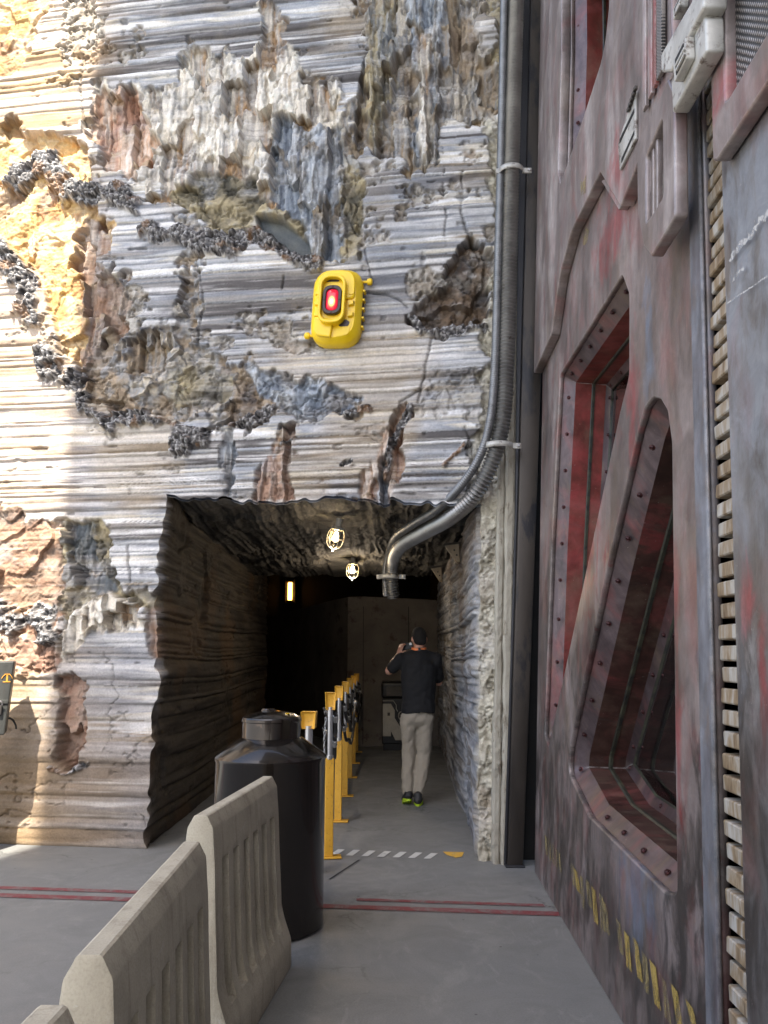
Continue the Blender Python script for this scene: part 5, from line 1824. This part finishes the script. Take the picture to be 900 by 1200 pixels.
# ------------------------------------------------------------------ cage lanterns under the tunnel ceiling
MAT['bulb'] = emit_mat('hot_bulb', (1.0, .72, .34), 22)
m, nt, bs = new_mat('lantern_glass')
bs.inputs['Base Color'].default_value = (.95, .93, .88, 1)
bs.inputs['Transmission Weight'].default_value = 1.0
bs.inputs['Roughness'].default_value = .08
bs.inputs['IOR'].default_value = 1.1
MAT['lantern_glass'] = m
def lantern(c, tilt, label, watts):
    r = empty('cage_lantern', c)
    r.rotation_euler = (tilt[0], tilt[1], 0)
    lathe('ceiling_mount', [(0, .19), (.030, .19), (.030, .115), (.055, .11), (.06, .085), (.045, .075), (0, .075)], MAT['light_metal'], r, 20)
    lathe('lantern_glass', [(.040, .075), (.058, .05), (.062, .0), (.056, -.04), (.036, -.072), (.0, -.082)], MAT['lantern_glass'], r, 24, None, 80)
    lathe('bulb', [(0, .06), (.014, .055), (.018, .03), (.028, .0), (.022, -.022), (0, -.03)], MAT['bulb'], r, 16, None, 80)
    for k in range(6):
        a = 2 * math.pi * k / 6
        p = [(.058, .085), (.074, .045), (.078, .0), (.070, -.048), (.044, -.084), (.0, -.098)]
        tube('cage_wire', smooth_path([(q * math.cos(a), q * math.sin(a), z) for q, z in p], 4), .0038, MAT['light_metal'], r, 6)
    ring = [(.078 * math.cos(t), .078 * math.sin(t), .0) for t in [2 * math.pi * i / 24 for i in range(25)]]
    tube('cage_ring', ring, .004, MAT['light_metal'], r, 6)
    lathe('cage_tip', [(.012, -.092), (.012, -.104), (.006, -.118), (0, -.12)], MAT['light_metal'], r, 10)
    L = bpy.data.lights.new('lantern_light', 'POINT')
    L.energy = watts
    L.color = (1.0, .80, .58)
    L.shadow_soft_size = .03
    lo = bpy.data.objects.new('lantern_light', L)
    lo.location = (0, 0, -.14)
    link(lo, r)
    return tag(r, label, 'lantern', 'cage lanterns under the tunnel ceiling')
lantern(on_depth(393, 631, 7.0), (.12, .22), 'larger bright cage lantern under the ceiling near the tunnel mouth', 2.6)
lantern(on_depth(413, 669, 9.7), (.0, .05), 'smaller cage lantern deeper under the tunnel ceiling', 8.0)

# amber light on the far dark wall
MAT['amber'] = emit_mat('amber_tube', (1.0, .42, .07), 5)
al = empty('amber_light', on_depth(340, 693, 20.9))
box('light_back', (-.14, .0, -.32), (.14, .08, .32), MAT['dark_metal'], al, .01)
box('light_tube', (-.055, -.06, -.24), (.055, -.001, .24), MAT['amber'], al, .02)
for z in (-.28, .28):
    box('light_bracket', (-.08, -.075, z - .03), (.08, -.001, z + .03), MAT['dark_metal'], al, .006)
tag(al, 'small upright amber light glowing in the dark beyond the tunnel', 'light')

# two wedge brackets on the right side of the ceiling
MAT['wedge'] = pmat('pale_wood', (.30, .24, .17), (.42, .35, .26), 12, .7, 0, .3, stretch=(1, 1, .3), c3=(.12, .09, .06), spot=.64)
def wedge(px, y, label):
    P = [on_depth(u, v, y) for u, v in px]
    c = P[0].copy()
    bm = bmesh.new()
    a = [bm.verts.new(p - c) for p in P]
    b = [bm.verts.new(p - c + Vector((.02, .16, 0))) for p in P]
    bm.faces.new(a)
    bm.faces.new(b[::-1])
    n = len(a)
    for i in range(n):
        bm.faces.new((a[i], b[i], b[(i + 1) % n], a[(i + 1) % n]))
    bmesh.ops.recalc_face_normals(bm, faces=bm.faces[:])
    bevel(bm, .006, 2)
    r = empty('wedge_bracket', c)
    bm_obj('wedge_body', bm, MAT['wedge'], r)
    u0 = [on_depth(u, v, y - .004) - c for u, v in [(px[0][0] - 1, px[0][1] - 2), (px[1][0] + 2, px[1][1] - 2), (px[1][0] + 2, px[1][1]), (px[0][0] - 1, px[0][1] + .6)]]
    bm = bmesh.new()
    a = [bm.verts.new(p) for p in u0]
    b = [bm.verts.new(p + Vector((.02, .18, 0))) for p in u0]
    bm.faces.new(a)
    bm.faces.new(b[::-1])
    for i in range(4):
        bm.faces.new((a[i], b[i], b[(i + 1) % 4], a[(i + 1) % 4]))
    bm_obj('mounting_plate', bm, MAT['dark_metal'], r)
    for t in (.3, .6):
        q = on_depth(px[0][0] * (1 - t) * .5 + px[1][0] * (1 - t) * .5 + px[2][0] * t, px[0][1] * (1 - t) + px[2][1] * t, y) - c
        lathe('wedge_screw', [(0, .004), (.009, .004), (.010, 0)], MAT['dark_metal'], r, 10, Matrix.Translation(q) @ Matrix.Rotation(math.radians(90), 4, 'X'))
    return tag(r, label, 'bracket', 'pale wedge brackets in the tunnel')
wedge([(521, 639), (538, 637), (539, 658), (535, 659)], 7.5, 'larger pale wedge bracket nearer the tunnel mouth')
wedge([(505, 666), (517, 664), (518, 680), (515, 681)], 9.3, 'smaller pale wedge bracket deeper in the tunnel')

# ------------------------------------------------------------------ grey cabinet at the left edge
MAT['cabinet'] = pmat('olive_grey_paint', (.045, .046, .042), (.075, .076, .068), 6, .5, .2, .2, stretch=(1, 1, .4), c3=(.05, .045, .04), spot=.64)
MAT['emblem'] = pmat('orange_print', (.62, .27, .03), (.70, .33, .04), 30, .6, 0, .1)
cb = empty('cabinet', (-2.895, 6.10, .88))
cb.rotation_euler = (0, 0, math.radians(22))
tag(cb, 'grey metal cabinet with an orange emblem at the left edge', 'cabinet')
bm = bmesh.new()
add_box(bm, (-.62, 0, 0), (0, .24, .555))
for v_ in bm.verts:
    if v_.co.x > -.1:
        v_.co.x += .025 * v_.co.z / .555 - .012
bmesh.ops.recalc_face_normals(bm, faces=bm.faces[:])
bevel(bm, .01, 2)
bm_obj('cabinet_body', bm, MAT['cabinet'], cb)
box('lid_seam', (-.61, -.002, .222), (-.008, .003, .232), MAT['gap'], cb, 0)
box('lid_strip', (-.61, -.008, .234), (-.006, .002, .262), MAT['cabinet'], cb, .003)
la = box('latch', (-.085, -.022, .15), (-.045, -.001, .225), MAT['dark_metal'], cb, .006)
tube('latch_loop', smooth_path([(-.085, -.02, .225), (-.082, -.03, .245), (-.065, -.032, .255), (-.048, -.03, .245), (-.045, -.02, .225)], 5), .005, MAT['steel'], la, 8)
em = [(-.075, .395), (-.02, .395), (-.02, .402), (-.04, .404), (-.042, .45), (-.028, .452), (-.028, .459), (-.066, .459), (-.066, .452), (-.053, .45), (-.053, .404), (-.075, .402)]
eo = mesh_obj('emblem', [(x + .018, -.003, z) for x, z in em], [tuple(range(len(em)))], MAT['emblem'], cb)
arc = [(-.029 + .038 * math.cos(t), -.003, .412 + .045 * math.sin(t)) for t in [math.pi * (.08 + .84 * i / 12) for i in range(13)]]
tube('emblem_arc', arc, .0028, MAT['emblem'], eo, 5)
tube('cabinet_cable', smooth_path([(.0, .12, .12), (.03, .13, .10), (.05, .16, .06), (.055, .20, .03)], 6), .008, MAT['black'], cb, 8)
leg_ = box('pedestal', (-.50, .06, -.878), (-.12, .22, -.001), MAT['dark_metal'], cb, .006)

# ------------------------------------------------------------------ waste bin at the far end
MAT['bin_white'] = pmat('bin_ivory', (.44, .41, .35), (.54, .51, .44), 8, .5, 0, .15, c3=(.28, .25, .21), spot=.68)
bn = empty('waste_bin', (.28, 12.62, 0))
tag(bn, 'black and ivory waste bin standing behind the man in the tunnel', 'bin')
box('bin_body', (-.31, 0, .10), (.31, .5, .80), MAT['black'], bn, .015)
box('bin_plinth', (-.29, .02, .001), (.29, .48, .099), MAT['black'], bn, .004)
box('bin_hood', (-.325, -.02, .802), (.325, .52, 1.065), MAT['black'], bn, .05, None, 4)
box('hood_flap', (-.24, -.03, .84), (.24, -.0205, .99), MAT['dark_metal'], bn, .006)
def bin_panel(pts, d0, d1, mat, name, parent=bn):
    n = len(pts)
    v = [(x, d0, z) for x, z in pts] + [(x, d1, z) for x, z in pts]
    f = [tuple(range(n)), tuple(range(n, 2 * n))[::-1]] + [(i, n + i, n + (i + 1) % n, (i + 1) % n) for i in range(n)]
    return mesh_obj(name, v, f, mat, parent)
bin_panel([(-.30, .22), (-.17, .22), (-.17, .30), (-.10, .16), (.30, .16), (.30, .36), (-.02, .36), (-.11, .50), (-.11, .62), (-.17, .72), (-.30, .72)], -.012, -.001, MAT['bin_white'], 'front_panel')
pn = box('lock_plate', (-.235, -.02, .52), (-.175, -.013, .60), MAT['bin_white'], bn, .004)
box('lock_slot', (-.225, -.022, .535), (-.185, -.0205, .585), MAT['dark_metal'], pn, .001)
tube('white_outline', [(-.30, -.006, .765), (-.13, -.006, .765), (-.085, -.006, .70), (-.085, -.006, .64), (-.06, -.006, .60)], .006, MAT['bin_white'], bn, 6)
gl = [(.02 * math.cos(t) * 2.2 - .005, -.006, .535 + .06 * math.sin(t)) for t in [math.radians(70 + 220 * i / 12) for i in range(13)]]
tube('printed_glyph', gl, .009, MAT['bin_white'], bn, 6)
tube('printed_glyph', [(-.03, -.006, .545), (.03, -.006, .545)], .008, MAT['bin_white'], bn, 6)
tube('printed_glyph', [(.06, -.006, .48), (.06, -.006, .595), (.10, -.006, .595)], .008, MAT['bin_white'], bn, 6)

# ------------------------------------------------------------------ man walking into the tunnel, seen from behind
def skin_mat(name, c, sss=.15, rough=.5):
    m, nt, bs = new_mat(name)
    g = N(nt)
    n = g.noise(g.coord('Object'), 25, 4, .6)
    g.l(g.mix(g.ramp(n, [(.35, 0.0), (.7, .5)]), c, (c[0] * .85, c[1] * .7, c[2] * .65)), bs.inputs['Base Color'])
    bs.inputs['Roughness'].default_value = rough
    bs.inputs['Subsurface Weight'].default_value = sss
    bs.inputs['Subsurface Radius'].default_value = (.01, .004, .002)
    return m
MAT['skin'] = skin_mat('skin', (.50, .27, .19))
MAT['shirt'] = pmat('black_cotton', (.0035, .0035, .0045), (.006, .006, .0075), 6, .85, 0, .25, fine=260)
MAT['trousers'] = pmat('khaki_cotton', (.27, .235, .185), (.33, .29, .23), 5, .85, 0, .25, stretch=(1, 1, .5), fine=260)
MAT['hair'] = pmat('dark_hair', (.006, .0045, .004), (.010, .0075, .006), 60, .9, 0, .6, stretch=(1, 1, .2), fine=200)
MAT['shoe'] = pmat('black_shoe', (.012, .012, .013), (.03, .03, .03), 20, .6, 0, .3)
MAT['neon'] = pmat('neon_green_sole', (.42, .62, .02), (.50, .70, .03), 20, .5, 0, .1)
MAT['lanyard'] = pmat('orange_band', (.80, .20, .06), (.86, .25, .08), 20, .6, 0, .1)

def blob_mesh(name, capsules, voxel, mat, parent=None, smooth_n=6):
    """union of tapered capsules / ellipsoids, fused by a voxel remesh and relaxed"""
    vs_, fs = [], []
    def add(v, f):
        o = len(vs_)
        vs_.extend(v)
        fs.extend([tuple(i + o for i in q) for q in f])
    for cpt in capsules:
        if cpt[0] == 'e':                        # ellipsoid: centre, radii, optional tilt
            _, c, r = cpt[:3]
            M = cpt[3] if len(cpt) > 3 else Matrix.Identity(3)
            nu, nv = 20, 12
            v = []
            for i in range(nv + 1):
                th = math.pi * i / nv
                for k in range(nu):
                    ph = 2 * math.pi * k / nu
                    p = M @ Vector((r[0] * math.sin(th) * math.cos(ph), r[1] * math.sin(th) * math.sin(ph), r[2] * math.cos(th)))
                    v.append(p + Vector(c))
            f = [(i * nu + k, (i + 1) * nu + k, (i + 1) * nu + (k + 1) % nu, i * nu + (k + 1) % nu) for i in range(nv) for k in range(nu)]
            add(v, f)
        else:                                    # chain of (point, radius) with optional flattening
            _, chain = cpt[:2]
            fl = cpt[2] if len(cpt) > 2 else None
            P, R = [], []
            pts = [Vector(p) for p, r in chain]
            rad = [r for p, r in chain]
            for i in range(len(pts) - 1):
                L = (pts[i + 1] - pts[i]).length
                m = max(2, int(L / .02))
                for k in range(m):
                    t = k / m
                    P.append(pts[i].lerp(pts[i + 1], t))
                    tt = t * t * (3 - 2 * t)
                    R.append(rad[i] * (1 - tt) + rad[i + 1] * tt)
            P.append(pts[-1])
            R.append(rad[-1])
            d0, d1 = (P[1] - P[0]).normalized(), (P[-1] - P[-2]).normalized()
            for q in (.55, .9):
                P.insert(0, P[0] - d0 * R[0] * .45)
                R.insert(0, R[0] * (.85 if q == .55 else .45))
                P.append(P[-1] + d1 * R[-1] * .45)
                R.append(R[-1] * (.85 if q == .55 else .45))
            v, f = tube_mesh(P, R, 16)
            if fl:
                axis, k = fl
                cen = sum(P, Vector()) / len(P)
                a = Vector(axis).normalized()
                # flatten about the chain itself
                nv = 16
                v2 = []
                for i in range(len(P)):
                    for j in range(nv):
                        w = v[i * nv + j] - P[i]
                        v2.append(P[i] + w - a * w.dot(a) * (1 - k))
                v = v2
            add(v, f)
    me = bpy.data.meshes.new(name)
    me.from_pydata([tuple(v) for v in vs_], [], fs)
    tmp = bpy.data.objects.new('tmp', me)
    COL.objects.link(tmp)
    bm = bmesh.new()
    bm.from_mesh(me)
    bmesh.ops.recalc_face_normals(bm, faces=bm.faces[:])
    bm.to_mesh(me)
    bm.free()
    md = tmp.modifiers.new('r', 'REMESH')
    md.mode = 'VOXEL'
    md.voxel_size = voxel
    ms = tmp.modifiers.new('s', 'SMOOTH')
    ms.iterations = smooth_n
    ms.factor = .5
    dg = bpy.context.evaluated_depsgraph_get()
    out = bpy.data.meshes.new_from_object(tmp.evaluated_get(dg))
    bpy.data.objects.remove(tmp)
    out.name = name
    out.materials.clear()
    out.materials.append(mat)
    out.polygons.foreach_set('use_smooth', [True] * len(out.polygons))
    return link(bpy.data.objects.new(name, out), parent)

# joints, metres, local to a point on the floor under the man; he faces +y
hipL, hipR = (-.045, 0, .90), (.135, 0, .90)
kneeL, ankL = (-.052, .045, .50), (-.062, -.04, .10)
kneeR, ankR = (.112, .05, .49), (.040, -.02, .085)
shL, elL, wrL = (-.105, .0, 1.445), (-.250, .10, 1.315), (-.150, .30, 1.475)
shR, elR, wrR = (.235, .0, 1.445), (.275, .12, 1.20), (.10, .36, 1.43)
neck0, head = (.066, .0, 1.48), (.070, .030, 1.655)
turn = Matrix.Rotation(math.radians(12), 3, 'Z')

def finger(base, d, curl, L, r):
    b, d, c = Vector(base), Vector(d).normalized(), Vector(curl)
    p1 = b + d * L * .45
    p2 = p1 + (d + c * .7).normalized() * L * .32
    p3 = p2 + (d + c * 1.6).normalized() * L * .25
    return ('c', [(tuple(b), r), (tuple(p1), r * .95), (tuple(p2), r * .88), (tuple(p3), r * .75)])

def hand(wr, d, side, curl):
    wr, d = Vector(wr), Vector(d).normalized()
    s, c = Vector(side).normalized(), Vector(curl).normalized()
    palm = wr + d * .05
    parts = [('c', [(tuple(wr - d * .01), .026), (tuple(wr + d * .03), .034), (tuple(wr + d * .085), .036)], (tuple(c), .5))]
    for k, (off, L) in enumerate(((-.030, .072), (-.010, .082), (.011, .078), (.030, .062))):
        parts.append(finger(wr + d * .088 + s * off, d + s * off * 1.2, c, L, .0088))
    parts.append(finger(wr + d * .035 - s * .032, d * .7 - s * .8, c * .6, .066, .0105))
    return parts

body = [
    ('e', head, (.076, .097, .115), turn),
    ('e', (head[0], head[1] + .012, head[2] - .055), (.060, .078, .072), turn),          # jaw
    ('c', [(neck0, .062), ((neck0[0] + .002, .012, 1.575), .056)]),
    ('e', tuple(Vector(head) + turn @ Vector((0, .098, -.012))), (.012, .022, .022)),     # nose
    ('e', tuple(Vector(head) + turn @ Vector((0, .090, .035))), (.05, .012, .012)),      # brow
    ('e', tuple(Vector(head) + turn @ Vector((0, .086, -.052))), (.024, .012, .010)),    # mouth
    ('e', tuple(Vector(head) + turn @ Vector((-.078, -.008, -.012))), (.010, .019, .032)),
    ('e', tuple(Vector(head) + turn @ Vector((.078, -.008, -.012))), (.010, .019, .032)),
    ('c', [(shL, .050), (elL, .044)]), ('c', [(elL, .043), ((-.205, .19, 1.39), .041), (wrL, .027)]),
    ('c', [(shR, .050), (elR, .043)]), ('c', [(elR, .042), ((.20, .23, 1.31), .040), (wrR, .027)]),
    ('c', [((.055, 0, .95), .12), ((.06, 0, 1.15), .13), ((.065, 0, 1.40), .13)], ((0, 1, 0), .7)),
    ('c', [(shL, .045), (shR, .045)]),
    ('c', [(hipL, .07), (kneeL, .05), (ankL, .036)]), ('c', [(hipR, .07), (kneeR, .05), (ankR, .036)]),
]
body += hand(wrL, (.35, .25, .95), (-.5, .6, .1), (.6, .55, -.3))
body += hand(wrR, (-.35, .2, .95), (.5, .6, .1), (-.5, .55, -.3))
man = blob_mesh('person', body, .0062, MAT['skin'], None, 4)
man.location = (.30, 8.16, 0)
tag(man, 'man in black t-shirt and khaki trousers walking away, arms raised to his face', 'person')
# eyes
for s_ in (-1, 1):
    p = Vector(head) + turn @ Vector((s_ * .031, .086, .014))
    lathe('eye', [(0, .006), (.007, .004), (.010, 0)], MAT['bin_white'], man, 10, Matrix.Translation(p) @ Matrix.Rotation(math.radians(-90), 4, 'X'))
# hair: cap over the back and crown, short
hair = [('e', tuple(Vector(head) + Vector((0, -.012, .022))), (.0785, .094, .099), turn), ('e', tuple(Vector(head) + turn @ Vector((0, -.042, -.018))), (.070, .060, .066), turn),
        ('e', tuple(Vector(head) + turn @ Vector((0, .05, .085))), (.055, .045, .036), turn)]
blob_mesh('hair', hair, .008, MAT['hair'], man, 3)
shirt = [
    ('c', [((.052, -.012, .895), .176), ((.054, -.010, 1.05), .172), ((.060, 0, 1.25), .188), ((.064, .0, 1.38), .190), ((.066, .0, 1.43), .150)], ((0, 1, 0), .74)),
    ('c', [((-.055, .0, 1.445), .082), ((.066, -.01, 1.475), .085), ((.188, .0, 1.445), .082)], ((0, 1, 0), .85)),
    ('c', [(shL, .072), (tuple(Vector(shL).lerp(Vector(elL), .55)), .069), (tuple(Vector(shL).lerp(Vector(elL), .72)), .071)]),
    ('c', [(shR, .072), (tuple(Vector(shR).lerp(Vector(elR), .60)), .068), (tuple(Vector(shR).lerp(Vector(elR), .80)), .070)]),
    ('c', [((.066, .0, 1.47), .078), ((.067, .008, 1.515), .066)]),
]
sh = blob_mesh('t_shirt', shirt, .010, MAT['shirt'], man, 5)
def wrinkle(o, amp, fx, fz, seed, zlim=None):
    me = o.data
    n = len(me.vertices)
    co = np.empty(n * 3, np.float32)
    me.vertices.foreach_get('co', co)
    co = co.reshape(-1, 3)
    nr = np.empty(n * 3, np.float32)
    me.vertices.foreach_get('normal', nr)
    nr = nr.reshape(-1, 3)
    x, z = co[:, 0] + .6 * co[:, 1], co[:, 2]
    d = (fbm(x * fx + z * 3, z * fz - x * 4, seed, 4) - .5) + .6 * (np.abs(2 * fbm(x * fx * .6 - z * 5, z * fz * .6, seed + 5, 3) - 1) - .3)
    co = co + nr * (amp * d)[:, None]
    me.vertices.foreach_set('co', co.ravel())
    me.update()
wrinkle(sh, .022, 9, 9, 501)
for v_ in sh.data.vertices:                      # straight hem over the waistband
    if v_.co.z < .905:
        v_.co.z = .905 + .008 * math.sin(v_.co.x * 23) + .012 * (v_.co.x - .05)
sh.data.update()
pants = [
    ('c', [((.050, 0, .925), .150), ((.047, -.005, .88), .158)], ((0, 1, 0), .78)),
    ('c', [((-.032, -.01, .86), .092), (kneeL, .073), ((-.060, .0, .32), .068), ((-.066, -.035, .17), .064), ((-.066, -.04, .135), .062)]),
    ('c', [((.124, -.01, .86), .092), (kneeR, .074), ((.080, .01, .30), .069), ((.046, -.02, .14), .065), ((.044, -.02, .105), .064)]),
    ('e', (-.005, -.055, .845), (.080, .062, .085)), ('e', (.095, -.055, .845), (.080, .062, .085)),
]
pt = blob_mesh('trousers', pants, .010, MAT['trousers'], man, 4)
wrinkle(pt, .026, 13, 6, 521)
wrinkle(pt, .010, 26, 16, 531)
def shoe(c, pitch, yaw):
    M = Matrix.Translation(c) @ Matrix.Rotation(yaw, 4, 'Z') @ Matrix.Rotation(pitch, 4, 'X')
    up = blob_mesh('shoe', [('c', [((0, -.075, .055), .045), ((0, .02, .055), .048), ((0, .11, .045), .044), ((0, .155, .04), .034)], ((0, 0, 1), .85)), ('c', [((0, -.065, .05), .042), ((0, -.055, .10), .044)])], .007, MAT['shoe'], man, 4)
    up.data.transform(M)
    ring = [(.046 * math.cos(t) * (1 if math.sin(t) < 0 else .95), .04 + (.128 if math.sin(t) < 0 else .145) * math.sin(t)) for t in [2 * math.pi * i / 28 for i in range(28)]]
    v = [(x * .92, y, 0) for x, y in ring] + [(x * 1.04, y * 1.0, .012) for x, y in ring] + [(x, y, .040) for x, y in ring]
    n = 28
    f = [(i, (i + 1) % n, n + (i + 1) % n, n + i) for i in range(n)] + [(n + i, n + (i + 1) % n, 2 * n + (i + 1) % n, 2 * n + i) for i in range(n)] + [tuple(range(n))[::-1], tuple(range(2 * n, 3 * n))]
    so = mesh_obj('sole', v, f, MAT['neon'], up)
    so.data.transform(M)
shoe(Vector((-.062, -.03, .028)), math.radians(-17), math.radians(8))
shoe(Vector((.046, -.02, .002)), 0, math.radians(-6))
ln_ = [(.066 + .074 * math.cos(t), .010 + .070 * math.sin(t), 1.548 + .010 * math.sin(t)) for t in [math.radians(360 * i / 30) for i in range(31)]]
v, f = [], []
for x, y, z in ln_:
    dx, dy = (x - .066), (y - .01)
    v += [(x, y, z - .014), (x, y, z + .014), (x + dx * .06, y + dy * .06, z + .012), (x + dx * .08, y + dy * .08, z - .014)]
for i in range(30):
    for k in range(4):
        f.append((4 * i + k, 4 * i + (k + 1) % 4, 4 * i + 4 + (k + 1) % 4, 4 * i + 4 + k))
lb = mesh_obj('lanyard', v, f, MAT['lanyard'], man)
box('lanyard_clasp', (.055, -.078, 1.522), (.079, -.060, 1.552), MAT['black'], lb, .003)
# the phone he holds up
ph = box('phone', (-.036, -.004, -.070), (.036, .004, .070), MAT['black'], None, .003)
ph.location = (.30 - .06, 8.16 + .36, 1.575)
ph.rotation_euler = (math.radians(6), math.radians(78), 0)
tag(ph, 'dark phone held up in front of the man at face height', 'phone')
box('camera_bump', (-.030, -.0062, .04), (-.006, -.0042, .068), MAT['steel'], ph, .001)
